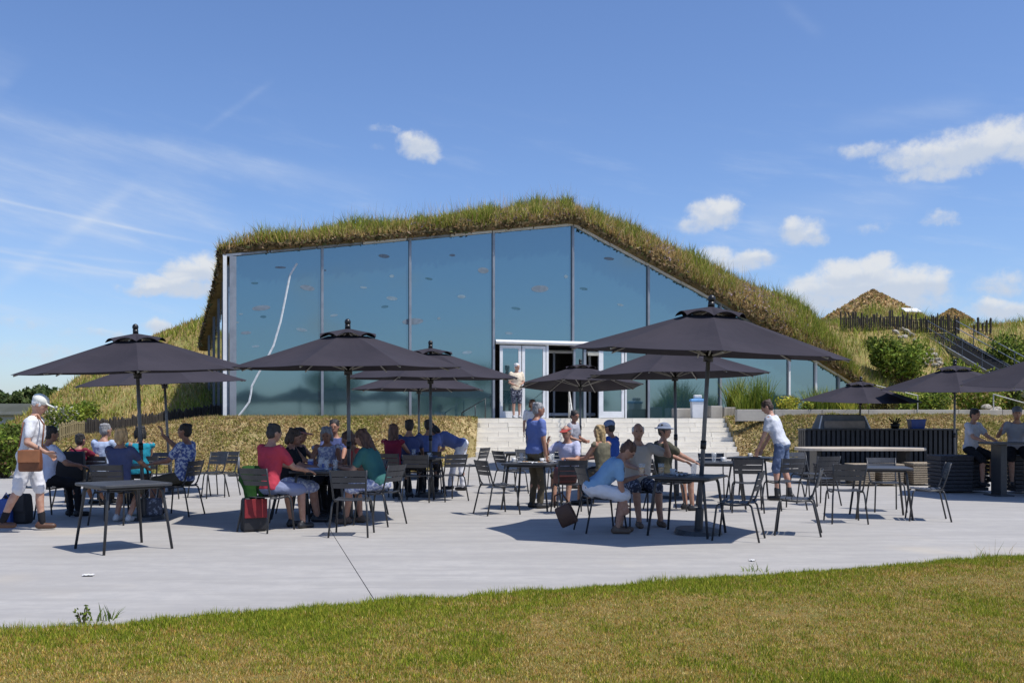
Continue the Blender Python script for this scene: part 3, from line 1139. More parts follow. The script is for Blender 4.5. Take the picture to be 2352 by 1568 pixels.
def make_chair():
    c = thing('chair', 'x', 'chair')
    for s in (-1, 1):
        q = MB()
        q.tube([(s * .205, .19, .445), (s * .215, .215, .42), (s * .222, .225, .38), (s * .245, .27, 0)], .0125, 8)
        q.build('leg', m_frame, c, True)
        q = MB()
        q.tube([(s * .205, -.17, .445), (s * .212, -.195, .42), (s * .218, -.205, .38), (s * .245, -.29, 0)], .0125, 8)
        q.build('leg', m_frame, c, True)
        q = MB()
        q.tube([(s * .205, .19, .445), (s * .205, .0, .432), (s * .205, -.17, .445)], .0125, 8)
        q.build('seat_rail', m_frame, c, True)
        q = MB()
        q.tube([(s * .200, -.14, .445), (s * .203, -.185, .50), (s * .214, -.235, .66), (s * .228, -.285, .835)], .0125, 8)
        q.build('back_post', m_frame, c, True)
    for i in range(6):
        y = .185 - i * .071
        z = .452 + .010 * ((i - 2.5) / 2.5) ** 2
        rows = []
        for k in range(7):
            u = -1 + 2 * k / 6
            zz = z - .014 * (1 - u * u) + .006
            x = u * .205
            rows.append([Vector((x, y - .031, zz - .006)), Vector((x, y + .031, zz - .006)), Vector((x, y + .031, zz)), Vector((x, y - .031, zz))])
        q = MB()
        q.ring_loft(rows)
        q.build('seat_slat', m_slat, c)
    for i, (zc, hh) in enumerate(((.795, .078), (.712, .070), (.638, .062))):
        yb = -.185 - .10 * (zc - .50) / .335
        rows = []
        for k in range(7):
            u = -1 + 2 * k / 6
            x = u * (.208 + .018 * (zc - .6) / .2)
            y = yb - .030 * (1 - u * u)
            t = .10 * hh / .335 / 2
            rows.append([Vector((x, y + t, zc - hh / 2)), Vector((x, y + t - .008, zc - hh / 2)), Vector((x, y - t - .008, zc + hh / 2)), Vector((x, y - t, zc + hh / 2))])
        q = MB()
        q.ring_loft(rows)
        q.build('back_slat', m_slat, c)
    return c


def make_table(w=0.82, h=0.75):
    c = thing('table', 'x', 'table')
    a, r = w / 2, .07
    out = []
    for (cx, cy, st) in ((a - r, a - r, 0), (-a + r, a - r, 90), (-a + r, -a + r, 180), (a - r, -a + r, 270)):
        for k in range(4):
            t = math.radians(st + 30 * k)
            out.append(Vector((cx + r * math.cos(t), cy + r * math.sin(t), 0)))
    q = MB()
    up = lambda z, s=1.0: [Vector((p.x * s, p.y * s, z)) for p in out]
    q.ring_loft([up(h - .032, .985), up(h - .026), up(h - .004), up(h, .99)])
    q.build('tabletop', m_slat, c)
    for sx_ in (-1, 1):
        for sy_ in (-1, 1):
            q = MB()
            q.tube([(sx_ * (a - .12), sy_ * (a - .12), h - .03), (sx_ * (a - .095), sy_ * (a - .095), h - .10), (sx_ * (a - .02), sy_ * (a - .02), 0)], .022, 8, .016)
            q.build('leg', m_frame, c, True)
    q = MB()
    b = a - .10
    for p0, p1 in (((-b, -b), (b, -b)), ((b, -b), (b, b)), ((b, b), (-b, b)), ((-b, b), (-b, -b))):
        q.tube([(p0[0], p0[1], h - .05), (p1[0], p1[1], h - .05)], .014, 6)
    q.build('table_frame', m_frame, c)
    return c


def make_parasol():
    c = thing('parasol', 'x', 'parasol')
    R, ZR, ZT, RT = 1.66, 2.16, 2.60, 0.30

    def sheet(p00, p10, p01, p11, nu, nv, sag, th=.004, arch=0):
        top, bot = [], []
        for j in range(nv + 1):
            v = j / nv
            for i in range(nu + 1):
                u = i / nu
                p = (p00 * (1 - u) + p10 * u) * (1 - v) + (p01 * (1 - u) + p11 * u) * v
                dz = -sag * 4 * u * (1 - u) * math.sin(math.pi * min(1, v * .92)) + arch * 4 * u * (1 - u) * v
                inw = 1 - .035 * 4 * u * (1 - u) * v if arch == 0 else 1
                top.append(Vector((p.x * inw, p.y * inw, p.z + dz)))
                bot.append(Vector((p.x * inw, p.y * inw, p.z + dz - th)))
        n = nu + 1
        fs = []
        k = len(top)
        for j in range(nv):
            for i in range(nu):
                a, b_, c_, d_ = j * n + i, j * n + i + 1, (j + 1) * n + i + 1, (j + 1) * n + i
                fs += [(a, d_, c_, b_), (a + k, b_ + k, c_ + k, d_ + k)]
        for i in range(nu):
            a = nv * n + i
            fs.append((a, a + k, a + 1 + k, a + 1))
        q = MB()
        q.add(top + bot, fs)
        return q

    for k in range(8):
        t0, t1 = 2 * math.pi * k / 8, 2 * math.pi * (k + 1) / 8
        e0, e1 = Vector((math.cos(t0), math.sin(t0), 0)), Vector((math.cos(t1), math.sin(t1), 0))
        z = Vector((0, 0, 1))
        q = sheet(e0 * RT + z * ZT, e1 * RT + z * ZT, e0 * R + z * ZR, e1 * R + z * ZR, 6, 6, .045)
        # short hem along the edge
        q.build('canopy_panel', m_canvas, c, False)
        q = sheet(e0 * .04 + z * (ZT + .11), e1 * .04 + z * (ZT + .11), e0 * .42 + z * (ZT - .012), e1 * .42 + z * (ZT - .012), 6, 3, 0, .004, .055)
        q.build('vent_panel', m_canvas, c, False)
        q = MB()
        q.tube([e0 * .05 + z * (ZT + .06), e0 * RT + z * (ZT - .03), e0 * (R - .03) + z * (ZR - .022)], .011, 6)
        q.build('rib', m_rib, c)
        q = MB()
        rr = .86
        q.tube([e0 * .055 + z * (ZR - .02), e0 * rr + z * (ZT - .04 - (ZT - ZR) * (rr - RT) / (R - RT))], .010, 6)
        q.build('strut', m_rib, c)
    q = MB()
    q.disc((0, 0, ZR - .10), .058, .11, 14)
    q.build('runner_hub', m_black, c, True)
    q = MB()
    q.tube([(0, 0, .10), (0, 0, ZT + .10)], .026, 12)
    q.build('pole', m_pole, c, True)
    q = MB()
    q.disc((0, 0, ZT + .11), .04, .06, 12)
    q.ell((0, 0, ZT + .205), (.045, .045, .050))
    q.build('finial', m_black, c, True)
    q = MB()
    q.disc((0, 0, 1.02), .035, .10, 12)
    q.build('clamp', m_black, c, True)
    q = MB()
    q.disc((0, 0, 0.0), .29, .055, 28, .27)
    q.disc((0, 0, 0.056), .05, .25, 14)
    q.build('base_plate', m_frame, c)
    return c


CHAIR, TABLE, PARASOL = make_chair(), make_table(), make_parasol()
for o in (CHAIR, TABLE, PARASOL):
    remember(o)
_first = {CHAIR.name: True, TABLE.name: True, PARASOL.name: True}


def place(proto, loc, head, label, group, tilt=(0, 0), scale=1.0):
    """head: compass bearing (0 = away from the camera, 90 = to the right)"""
    if _first[proto.name]:
        o = proto
        _first[proto.name] = False
    else:
        o = copy_tree(proto)
    o.location = loc
    o.rotation_euler = (math.radians(tilt[0]), math.radians(tilt[1]), -math.radians(head))
    if scale != 1.0:
        o.scale = (scale,) * 3
    o['label'] = label
    o['group'] = group
    return o


# ---- parasols: (pixel of pole foot, distance, spin, tilt, scale, label)
PG = 'charcoal octagonal parasols over the tables'
for px, d, spin, tilt, sc, lab in [
    (331, 14.6, 24, (3.0, -0.5), 1.0, 'large charcoal parasol at the far left beside the man in the white cap'),
    (392, 19.6, 10, (3, -1.8), 1.0, 'charcoal parasol half hidden behind the leftmost parasol'),
    (803, 14.4, 12, (1.5, 0), 1.02, 'large charcoal parasol over the table of the man in the red polo shirt'),
    (989, 18.8, 14, (1, .3), 1.03, 'charcoal parasol over the table beside the bending woman in white trousers'),
    (962, 24.2, 26, (0, 0), 1.0, 'small looking charcoal parasol mostly hidden behind other parasols left of the doors'),
    (1604, 12.8, 6, (2.5, 3.0), 1.07, 'biggest nearest charcoal parasol over the couple with orange juice'),
    (1554, 18.4, 24, (0, -.8), 1.05, 'charcoal parasol tucked behind the biggest nearest parasol'),
    (1333, 26.6, 18, (-4, -1), 1.04, 'charcoal parasol standing in front of the open doorway'),
    (1972, 25.0, 12, (3, 1.0), 0.88, 'low charcoal parasol behind the ribbed bar counter'),
    (2192, 23.5, 20, (4, 0), 1.0, 'charcoal parasol at the right end of the ribbed bar counter'),
    (2412, 18.7, 4, (5, -2), 1.0, 'charcoal parasol cut off by the right edge over the wicker stools'),
]:
    y = d
    place(PARASOL, (XX(px, d), d, pave_z(XX(px, d), d) + .002), spin, lab, PG, tilt, sc)

# ---- tables
TG = 'small square anthracite tables'
for px, d, head, lab in [
    (284, 11.35, 45, 'empty square table standing in the sun at the front left'),
    (272, 15.6, 8, 'square table behind the empty one, with the woman in navy sitting at it'),
    (228, 17.6, 20, 'square table between the child in red and the grey haired man'),
    (745, 14.1, 4, 'square table laid with a tray in front of the man in red'),
    (965, 18.6, 12, 'square table under the parasol beside the woman bending in white trousers'),
    (1222, 16.3, 20, 'square table crowded with white plates and cups near the steps'),
    (1200, 21.2, 6, 'square table behind the standing man in blue at the steps'),
    (1578, 12.75, 28, 'square table with two glasses of orange juice'),
    (1655, 16.6, 10, 'square table of the man in the bucket hat'),
    (2022, 14.9, 12, 'empty square table among chairs in the sun at the right'),
    (1730, 18.6, 30, 'square table being cleared by the man in the white shirt and denim shorts'),
]:
    place(TABLE, (XX(px, d), d, pave_z(XX(px, d), d) + .002), head, lab, TG)

# ---- chairs: pixel, distance, bearing the sitter faces
CG = 'anthracite slatted patio chairs'
for px, d, head, lab in [
    (262, 14.05, 0, 'chair of the woman in navy, its back towards the camera'),
    (100, 14.9, 35, 'chair under the woman in the white shirt beside the man with the brown bag'),
    (176, 16.7, 20, 'chair under the child in dark red at the left'),
    (238, 17.0, 12, 'chair under the grey haired man in light blue at the left'),
    (412, 15.2, -80, 'chair under the man in the patterned blue shirt'),
    (330, 17.1, -20, 'chair behind the woman in turquoise'),
    (372, 18.3, 150, 'empty chair facing the camera behind the man in the patterned shirt'),
    (478, 18.6, -150, 'left one of two empty chairs in the sun before the dry bank'),
    (507, 18.9, -165, 'right one of two empty chairs in the sun before the dry bank'),
    (612, 13.15, 25, 'chair under the man in the red polo shirt'),
    (668, 14.4, 80, 'chair under the woman beside the man in red'),
    (690, 15.6, 110, 'chair under the woman in a pink visor'),
    (755, 15.6, 180, 'chair under the woman in blue and white facing the camera'),
    (808, 12.65, 0, 'empty chair with its back to the camera at the table of the red polo man'),
    (872, 13.9, -65, 'chair under the woman in the dark green shirt'),
    (835, 15.3, -130, 'chair under the woman in the coral top'),
    (960, 17.7, 4, 'empty chair with its back to the camera below the middle parasol'),
    (1030, 17.9, -35, 'empty chair beside the pole next to the white trousers'),
    (905, 18.3, 20, 'chair under the long haired woman in dark red'),
    (940, 18.9, 8, 'chair under the man in navy with his back turned'),
    (988, 19.4, 0, 'chair under the person in blue behind the pole'),
    (1088, 21.6, -65, 'empty chair standing alone at the left end of the stone steps'),
    (1142, 15.4, 62, 'empty chair with open sides at the left of the plates'),
    (1172, 19.6, 60, 'empty chair behind the one left of the plates'),
    (1215, 20.2, 170, 'empty chair facing the camera in front of the steps'),
    (1308, 15.5, -8, 'chair with a brown bag beside the woman bending forward'),
    (1312, 17.2, -160, 'chair under the man in the red cap'),
    (1382, 16.9, -60, 'chair under the long haired blonde woman'),
    (1410, 18.3, 180, 'chair under the man in the blue and white cap'),
    (1380, 13.1, 75, 'chair under the woman in light blue bending forward'),
    (1468, 13.9, 165, 'chair under the white haired man with raised hand'),
    (1528, 16.0, 80, 'chair under the man in the bucket hat'),
    (1288, 20.8, -170, 'empty chair half hidden behind the man in the red cap'),
    (1695, 12.2, -68, 'nearest empty chair facing left at the orange juice table'),
    (1832, 12.75, -72, 'empty chair facing left with splayed legs right of the orange juice table'),
    (1716, 15.8, 10, 'empty chair with its back to the camera behind the orange juice table'),
    (1640, 17.9, 180, 'empty chair at the pole behind the nearest parasol'),
    (1800, 16.2, -20, 'empty chair at the feet of the man in denim shorts'),
    (1880, 17.0, -20, 'empty chair left of the long pale table'),
    (1856, 18.4, 150, 'empty chair turned to the camera behind the man in denim shorts'),
    (1942, 14.2, 6, 'empty chair with rounded back towards the camera at the right hand empty table'),
    (2035, 15.9, 185, 'empty chair facing the camera behind the right hand empty table'),
    (2130, 14.5, -75, 'empty chair facing left at the far right of the empty table'),
]:
    place(CHAIR, (XX(px, d), d, pave_z(XX(px, d), d) + .002), head, lab, CG)

# ================================================================== PEOPLE
def lathe_rot(yaw, pitch, roll=0):
    return Matrix.Rotation(-math.radians(yaw), 3, 'Z') @ Matrix.Rotation(math.radians(pitch), 3, 'X') @ Matrix.Rotation(math.radians(roll), 3, 'Y')


def ik(a, t, l1, l2, pole):
    v = t - a
    d = min(max(v.length, abs(l1 - l2) + .02), (l1 + l2) * .995)
    u = v.normalized()
    x = (l1 * l1 - l2 * l2 + d * d) / (2 * d)
    h = math.sqrt(max(1e-6, l1 * l1 - x * x))
    p = pole - u * pole.dot(u)
    if p.length < 1e-4:
        p = u.orthogonal()
    p.normalize()
    return a + u * x + p * h, a + u * d


SKINS = {}


def skin_mat(tone):
    k = 'skin_%d' % tone
    base = [(0.50, 0.30, 0.215), (0.42, 0.24, 0.165), (0.36, 0.19, 0.125)][tone]
    m = mat(k, base, 0.55, (base[0] * .86, base[1] * .74, base[2] * .72), 14, 0.05, 60)
    return m


def cloth(name, col, col2=None, scale=3.0, bump=0.5, contrast=(0.35, 0.65)):
    return mat(name, col, 0.9, col2 or tuple(c * .88 for c in col), scale, bump, 9, contrast=contrast, spec=.2)


V = Vector
REM = []


FOLD = {}
for k_, sc_ in (('cloth', .085), ('hair', .035)):
    FOLD[k_] = bpy.data.textures.new(k_, 'CLOUDS')
    FOLD[k_].noise_scale = sc_
    FOLD[k_].noise_depth = 2


def remesh(o, vox, it=3, fold=None):
    r = o.modifiers.new('skin', 'REMESH')
    r.mode = 'VOXEL'
    r.voxel_size = vox
    r.use_smooth_shade = True
    s = o.modifiers.new('smooth', 'SMOOTH')
    s.factor = 0.5
    s.iterations = it
    if fold:
        d = o.modifiers.new('folds', 'DISPLACE')
        d.texture = FOLD[fold]
        d.strength = .030 if fold == 'cloth' else .016
        d.mid_level = .5
        d.texture_coords = 'LOCAL'
    return o


def person(label, x, y, head, pose='sit', z0=None, H=1.70, fat=1.0, lean=4, twist=0, look=(0, 0), skin=1,
           top=None, sleeve='short', bottom=None, legs='shorts', shoe=None, hair=('short', (0.03, 0.02, 0.015)), hat=None,
           hands=None, feet=None, child=False, vox=.011, sox=None, side=0, seat=0.47, pelvis=None, group=None, handdir=None, knee=None):
    if z0 is None:
        z0 = pave_z(x, y)
    root = thing('person', label, 'person', (x, y, z0), -math.radians(head), group)
    k = H / 1.72
    f = fat
    if pose == 'sit':
        pel = V((0, -0.06, seat + .10 * k))
    else:
        pel = V((0, 0, 0.93 * k))
    if pelvis is not None:
        pel = V(pelvis)
    spine = (Matrix.Rotation(-math.radians(lean), 3, 'X') @ Matrix.Rotation(math.radians(side), 3, 'Y') @ V((0, 0, 1))).normalized()
    TW = Matrix.Rotation(-math.radians(twist), 3, 'Z')
    lat = (TW @ V((1, 0, 0)))
    lat = (lat - spine * lat.dot(spine)).normalized()
    fwd = spine.cross(lat).normalized()      # forward of the chest
    if fwd.y < 0 and abs(twist) < 80 and lean < 80:
        fwd = -fwd
    hip_lat = V((1, 0, 0))
    neck = pel + spine * .53 * k + fwd * .0
    sh = [pel + spine * .475 * k + lat * s * .165 * k * (0.5 + .5 * f) for s in (-1, 1)]
    hp = [pel + hip_lat * s * .095 * k for s in (-1, 1)]
    HR = TW @ lathe_rot(look[0], look[1] - lean * .35)
    hc = neck + (spine * .6 + V((0, 0, .4)) * 1.0).normalized() * .165 * k + (HR @ V((0, .035, 0)))
    # limbs
    arms, legs_j = [], []
    defaults_h = [V((-.17, .40, .78)), V((.17, .42, .78))] if pose == 'sit' else [V((-.25, .06, .80 * k)), V((.25, .06, .80 * k))]
    for i, s in enumerate((-1, 1)):
        t = V(hands[i]) if hands and hands[i] is not None else defaults_h[i]
        el, wr = ik(sh[i], t, .285 * k, .25 * k, V((s * .55, -.45, -1)))
        arms.append((sh[i], el, wr))
    defaults_f = [V((-.12, .40, .085)), V((.12, .40, .085))] if pose == 'sit' else [V((-.10, 0, .085)), V((.10, .03, .085))]
    for i, s in enumerate((-1, 1)):
        t = V(feet[i]) if feet and feet[i] is not None else defaults_f[i]
        kn, an = ik(hp[i], t, .43 * k, .415 * k, V(knee[i]) if knee else V((s * .12, 1, .35 if pose == 'sit' else .0)))
        legs_j.append((hp[i], kn, an))
    # ---- body, one continuous surface
    q = MB()

    def torso(q, secs, grow):
        rings = []
        for (s_, w_, d_, fo) in secs:
            c = pel + spine * s_ * k + fwd * fo * k
            w2, d2 = (w_ * f + grow) * k, (d_ * f + grow) * k
            rings.append([c + lat * w2 * math.cos(2 * math.pi * a / 16) + fwd * d2 * math.sin(2 * math.pi * a / 16) for a in range(16)])
        q.ring_loft(rings)

    SEC = [(-.10, .10, .08, 0), (-.04, .155, .11, -.01), (.03, .165, .115, -.01), (.12, .145, .10, .005), (.22, .145, .102, .008), (.33, .160, .112, .008), (.42, .163, .105, 0), (.48, .145, .08, -.005), (.52, .075, .06, -.005), (.56, .05, .05, 0)]
    torso(q, SEC, 0)
    q.capsule(neck - spine * .05 * k, hc - (HR @ V((0, .01, .06))), .053 * k, .05 * k)
    q.ell((0, 0, 0), (.074, .093, .112), Matrix.Translation(hc) @ HR.to_4x4() @ Matrix.Scale(k ** .5, 4), 16, 12)
    HM = Matrix.Translation(hc) @ HR.to_4x4() @ Matrix.Scale(k ** .5, 4)
    q.ell((0, .028, -.058), (.055, .066, .058), HM, 12, 8)
    q.ell((0, .094, -.018), (.014, .022, .022), HM, 8, 6)
    q.ell((0, .090, .005), (.010, .014, .026), HM, 8, 6)
    for s in (-1, 1):
        q.ell((s * .076, -.005, -.008), (.012, .024, .032), HM, 8, 6)
        q.ell((s * .031, .080, .026), (.022, .014, .010), HM, 8, 6)
    for i, s in enumerate((-1, 1)):
        a, e, w = arms[i]
        q.ell((0, 0, 0), (.062 * k, .062 * k, .06 * k), Matrix.Translation(a), 10, 6)
        q.capsule(a, e, .050 * k * (.6 + .4 * f), .040 * k)
        q.capsule(e, w, .041 * k, .027 * k)
        fd = (w - e).normalized()
        if handdir and handdir[i] is not None:
            fd = V(handdir[i]).normalized()
        # palm plane: back of hand up / outwards
        nrm = V((s * .3, 0, 1)) if pose == 'sit' else V((s, 0, 0))
        nrm = (nrm - fd * nrm.dot(fd))
        nrm = nrm.normalized() if nrm.length > .1 else fd.orthogonal().normalized()
        ac = fd.cross(nrm).normalized() * (-s)     # towards the thumb side: inwards
        if pose != 'sit':
            ac = V((0, 1, 0)) - fd * fd.y
            ac = ac.normalized() if ac.length > .1 else fd.orthogonal()
        hs = k * .98
        for j in range(4):
            o_ = (j - 1.5) * .0195 * hs
            b0 = w + ac * o_ * .6
            b1 = w + fd * .085 * hs + ac * o_ * -1.0
            q.capsule(b0 + fd * .01, b1, .0155 * hs, .0125 * hs, 8)
            ln = (.070, .078, .072, .056)[3 - j if s < 0 else 3 - j] * hs
            m1 = b1 + (fd * .93 - nrm * .22).normalized() * ln * .5 + ac * o_ * -.15
            m2 = m1 + (fd * .75 - nrm * .6).normalized() * ln * .55
            q.capsule(b1, m1, .0095 * hs, .0088 * hs, 8)
            q.capsule(m1, m2, .0088 * hs, .0078 * hs, 8)
        tb = w + fd * .025 * hs + ac * .026 * hs
        t1 = tb + (fd * .7 + ac * .8 - nrm * .2).normalized() * .042 * hs
        t2 = t1 + (fd * .95 + ac * .25 - nrm * .25).normalized() * .032 * hs
        q.capsule(tb, t1, .013 * hs, .0105 * hs, 8)
        q.capsule(t1, t2, .0105 * hs, .009 * hs, 8)
    for i, s in enumerate((-1, 1)):
        h_, kn, an = legs_j[i]
        q.capsule(h_, kn, .082 * k * (.5 + .5 * f), .056 * k)
        mid = kn * .68 + an * .32 - V((0, .012, 0))
        q.capsule(kn, mid, .054 * k, .053 * k)
        q.capsule(mid, an, .053 * k, .034 * k)
        q.capsule(an + V((0, -.035, -.045)), an + V((s * .012, .135, -.055)), .034 * k, .028 * k)
    body = remesh(q.build('body', skin_mat(skin), root), vox, 3)
    # ---- clothes
    if top:
        q = MB()
        torso(q, [s_ for s_ in SEC if s_[0] > -.09 and s_[0] < .50] + [(.505, .105, .066, -.005)], .016)
        for i in range(2):
            a, e, w = arms[i]
            if sleeve == 'none':
                q.capsule(a - lat * (-.04 if i == 0 else .04) * -1, a, .05 * k, .06 * k)
                continue
            q.capsule(a, a.lerp(e, .66 if sleeve == 'short' else 1), .069 * k * (.6 + .4 * f), .062 * k)
            if sleeve == 'long':
                q.capsule(e, e.lerp(w, .92), .056 * k, .042 * k)
        remesh(q.build('shirt', top, root), .016, 3, 'cloth')
    if bottom:
        q = MB()
        torso(q, [s_ for s_ in SEC if s_[0] < .10] + [(.095, .15, .104, 0)], .012)
        for i in range(2):
            h_, kn, an = legs_j[i]
            if legs == 'skirt':
                q.capsule(h_, h_.lerp(kn, .98), .105 * k, .088 * k)
                c0 = (legs_j[0][1] + legs_j[1][1]) * .5
                q.capsule(pel, pel.lerp(c0, .95), .11 * k, .09 * k)
            elif legs == 'shorts':
                q.capsule(h_, h_.lerp(kn, .96), .098 * k * (.5 + .5 * f), .082 * k)
            else:
                q.capsule(h_, kn, .096 * k * (.5 + .5 * f), .069 * k)
                q.capsule(kn, an + V((0, 0, .01)), .068 * k, .055 * k)
        remesh(q.build('skirt' if legs == 'skirt' else ('shorts' if legs == 'shorts' else 'trousers'), bottom, root), .016, 3, 'cloth')
    for i, s in enumerate((-1, 1)):
        an = legs_j[i][2]
        if shoe:
            q = MB()
            q.capsule(an + V((0, -.045, -.045)), an + V((s * .012, .14, -.052)), .044 * k, .038 * k, 12)
            q.ell((0, 0, 0), (.042 * k, .05 * k, .05 * k), Matrix.Translation(an + V((0, -.02, -.02))), 10, 6)
            remesh(q.build('shoe', shoe, root), .012, 2)
        if sox:
            kn = legs_j[i][1]
            q = MB()
            q.capsule(an + V((0, 0, -.01)), an.lerp(kn, .28), .042 * k, .046 * k, 12)
            q.build('sock', sox, root, True)
    # ---- hair and hat
    if hair:
        style, hcol = hair
        hm = mat('hair_%d_%d_%d' % tuple(int(c * 250) for c in hcol), hcol, 0.6, tuple(min(1, c * 1.7 + .01) for c in hcol), 30, 0.9, 45, stretch=(1, 1, .3))
        q = MB()
        if style == 'fringe':
            q.ell((0, -.024, .008), (.083, .086, .070), HM, 14, 10)
            for s in (-1, 1):
                q.ell((s * .068, -.01, .02), (.018, .05, .05), HM, 10, 8)
        else:
            q.ell((0, -.016, .034), (.085, .098, .092), HM, 16, 12)
            q.ell((0, -.036, -.012), (.080, .074, .085), HM, 14, 10)
            for kx in range(7):
                a = kx * 2.4
                q.ell((.05 * math.cos(a), -.03 + .05 * math.sin(a), .085 + .012 * math.sin(kx * 3.1)), (.036, .04, .03), HM, 8, 6)
        if style == 'bob':
            for s in (-1, 1):
                q.capsule((s * .074, -.015, .02), (s * .078, -.01, -.085), .028, .03, 10, HM)
            q.capsule((0, -.07, 0), (0, -.072, -.09), .06, .058, 10, HM)
        if style == 'long':
            for s in (-1, 1):
                q.capsule((s * .074, -.02, .02), (s * .075, -.03, -.17), .030, .035, 10, HM)
            q.capsule((0, -.068, .0), (0, -.085, -.24), .064, .05, 10, HM)
        if style == 'pony':
            q.capsule((0, -.105, .02), (.01, -.15, -.06), .03, .036, 10, HM)
            q.capsule((.01, -.15, -.06), (0, -.14, -.2), .036, .02, 10, HM)
        if style == 'bun':
            q.ell((0, -.12, .05), (.045, .045, .045), HM, 10, 8)
        remesh(q.build('hair', hm, root), .011, 1, 'hair')
    if hat:
        style, hcol = hat
        hm = cloth('hat_%d_%d_%d' % tuple(int(c * 99) for c in hcol), hcol, None, 12, .2)
        q = MB()
        q.ell((0, -.012, .062), (.093, .110, .082), HM, 16, 10)
        if style == 'cap':
            q.ell((0, .128, .046), (.074, .085, .014), HM, 14, 6)
        elif style == 'bucket':
            q.ell((0, -.01, .044), (.155, .170, .020), HM, 18, 6)
        elif style == 'visor':
            q = MB()
            q.ell((0, -.012, .05), (.092, .108, .022), HM, 16, 8)
            q.ell((0, .128, .044), (.078, .085, .013), HM, 14, 6)
        remesh(q.build('hat', hm, root), .0095, 1)
    # ---- face
    em = mat('eye_dark', (0.02, 0.015, 0.012), 0.3)
    lm = mat('lip', (0.33, 0.13, 0.11), 0.5)
    for s in (-1, 1):
        q = MB()
        q.ell((s * .031, .0865, .010), (.014, .009, .008), HM, 8, 6)
        q.build('eye', em, root, True)
    q = MB()
    q.ell((0, .0885, -.062), (.022, .008, .006), HM, 8, 6)
    q.build('mouth', lm, root, True)
    return root


W_SHIRT = cloth('white_cotton', (0.72, 0.73, 0.76))
LB_SHIRT = cloth('pale_blue_cotton', (0.40, 0.49, 0.68))
NAVY = cloth('navy_blue_cotton', (0.075, 0.095, 0.22))
RED = cloth('red_polo', (0.50, 0.055, 0.085))
DRED = cloth('dark_red_cotton', (0.20, 0.02, 0.045))
TEAL = cloth('turquoise_cotton', (0.02, 0.26, 0.36))
GREEN = cloth('dark_green_cotton', (0.045, 0.15, 0.145))
CORAL = cloth('coral_cotton', (0.60, 0.10, 0.09))
BLUE = cloth('mid_blue_cotton', (0.13, 0.18, 0.42))
ROYAL = cloth('royal_blue_cotton', (0.04, 0.10, 0.36))
SKYB = cloth('sky_blue_cotton', (0.24, 0.42, 0.64))
OLIVE = cloth('olive_cotton', (0.075, 0.072, 0.05))
BEIGE = cloth('beige_polo', (0.50, 0.44, 0.38))
PATT = cloth('blue_white_print', (0.10, 0.14, 0.36), (0.55, 0.60, 0.72), 22, .3, (0.48, 0.54))
PATT2 = cloth('flower_print', (0.30, 0.34, 0.55), (0.68, 0.70, 0.78), 26, .3, (0.46, 0.56))
PATT3 = cloth('dark_check', (0.05, 0.055, 0.08), (0.32, 0.33, 0.38), 24, .3, (0.52, 0.60))
CREAM = cloth('cream_polo', (0.72, 0.62, 0.48))
TEE = cloth('pale_grey_tee', (0.60, 0.62, 0.68))
WHITE_T = cloth('white_linen', (0.74, 0.74, 0.78))
GREYT = cloth('grey_marl', (0.36, 0.37, 0.42))
BLACK_T = cloth('black_cotton', (0.018, 0.018, 0.022))
DENIM = cloth('denim', (0.075, 0.11, 0.20), (0.14, 0.18, 0.28), 12, .4)
KHAKI = cloth('dark_khaki', (0.10, 0.085, 0.06))
SH_BR = mat('brown_leather', (0.10, 0.045, 0.025), 0.5)
SH_BK = mat('black_leather', (0.02, 0.02, 0.022), 0.45)
SH_WH = mat('white_shoe', (0.6, 0.6, 0.6), 0.6)
SANDAL = mat('sandal_leather', (0.14, 0.09, 0.06), 0.6)
HB, HD, HGY, HWH, HBL = (0.035, 0.02, 0.013), (0.013, 0.011, 0.010), (0.18, 0.18, 0.185), (0.5, 0.5, 0.5), (0.38, 0.25, 0.12)
BRN2 = (0.065, 0.03, 0.018)

# left hand group
person('elderly man in white cap, white polo and white shorts walking right with a brown bag', XX(66, 13.1), 13.1, 78, 'stand', H=1.78, fat=1.12, lean=9, look=(0, -22), skin=0,
       top=W_SHIRT, bottom=cloth('white_shorts', (0.68, 0.68, 0.72)), legs='shorts', shoe=SH_BR, sox=BLACK_T, hair=('fringe', HWH), hat=('cap', (0.80, 0.80, 0.72)),
       hands=[(-.20, .20, 1.02), (.16, .24, 1.04)], feet=[(-.10, .14, .085), (.10, -.30, .13)], vox=.010)
person('dark haired woman in a white shirt sitting behind the man with the brown bag', XX(112, 14.8), 14.8, 38, lean=6, top=LB_SHIRT and cloth('blueish_white_cotton', (0.60, 0.64, 0.80)), bottom=BLACK_T, legs='trousers', shoe=SH_BK,
       hair=('short', HD), skin=2, look=(10, -8), hands=[(-.1, .45, .77), (.22, .38, .77)], vox=.011)
person('small child in dark red sitting at the left with dark hair', XX(184, 16.7), 16.7, 20, H=1.42, top=DRED, bottom=BLACK_T, legs='shorts', shoe=SH_BK, hair=('short', HD), skin=2, seat=.46, vox=.013)
person('grey haired man in a light blue shirt seen from behind', XX(240, 17.0), 17.0, 10, H=1.74, top=LB_SHIRT, bottom=KHAKI, legs='trousers', shoe=SH_BK, hair=('short', HGY), skin=1, look=(25, 0), vox=.013)
person('blonde woman in a navy blue top sitting with her back to the camera', XX(278, 14.15), 14.15, 6, H=1.68, top=cloth('slate_navy', (0.085, 0.10, 0.20)), bottom=KHAKI, legs='shorts', shoe=SH_WH, hair=('bob', HBL), skin=1, vox=.011,
       feet=[(-.14, .15, .085), (.06, .12, .085)])
person('dark haired woman in turquoise sitting behind the parasol pole', XX(322, 16.9), 16.9, -25, H=1.66, top=TEAL, sleeve='none', bottom=BLACK_T, legs='trousers', shoe=SH_BK, hair=('bob', HD), skin=2, vox=.013)
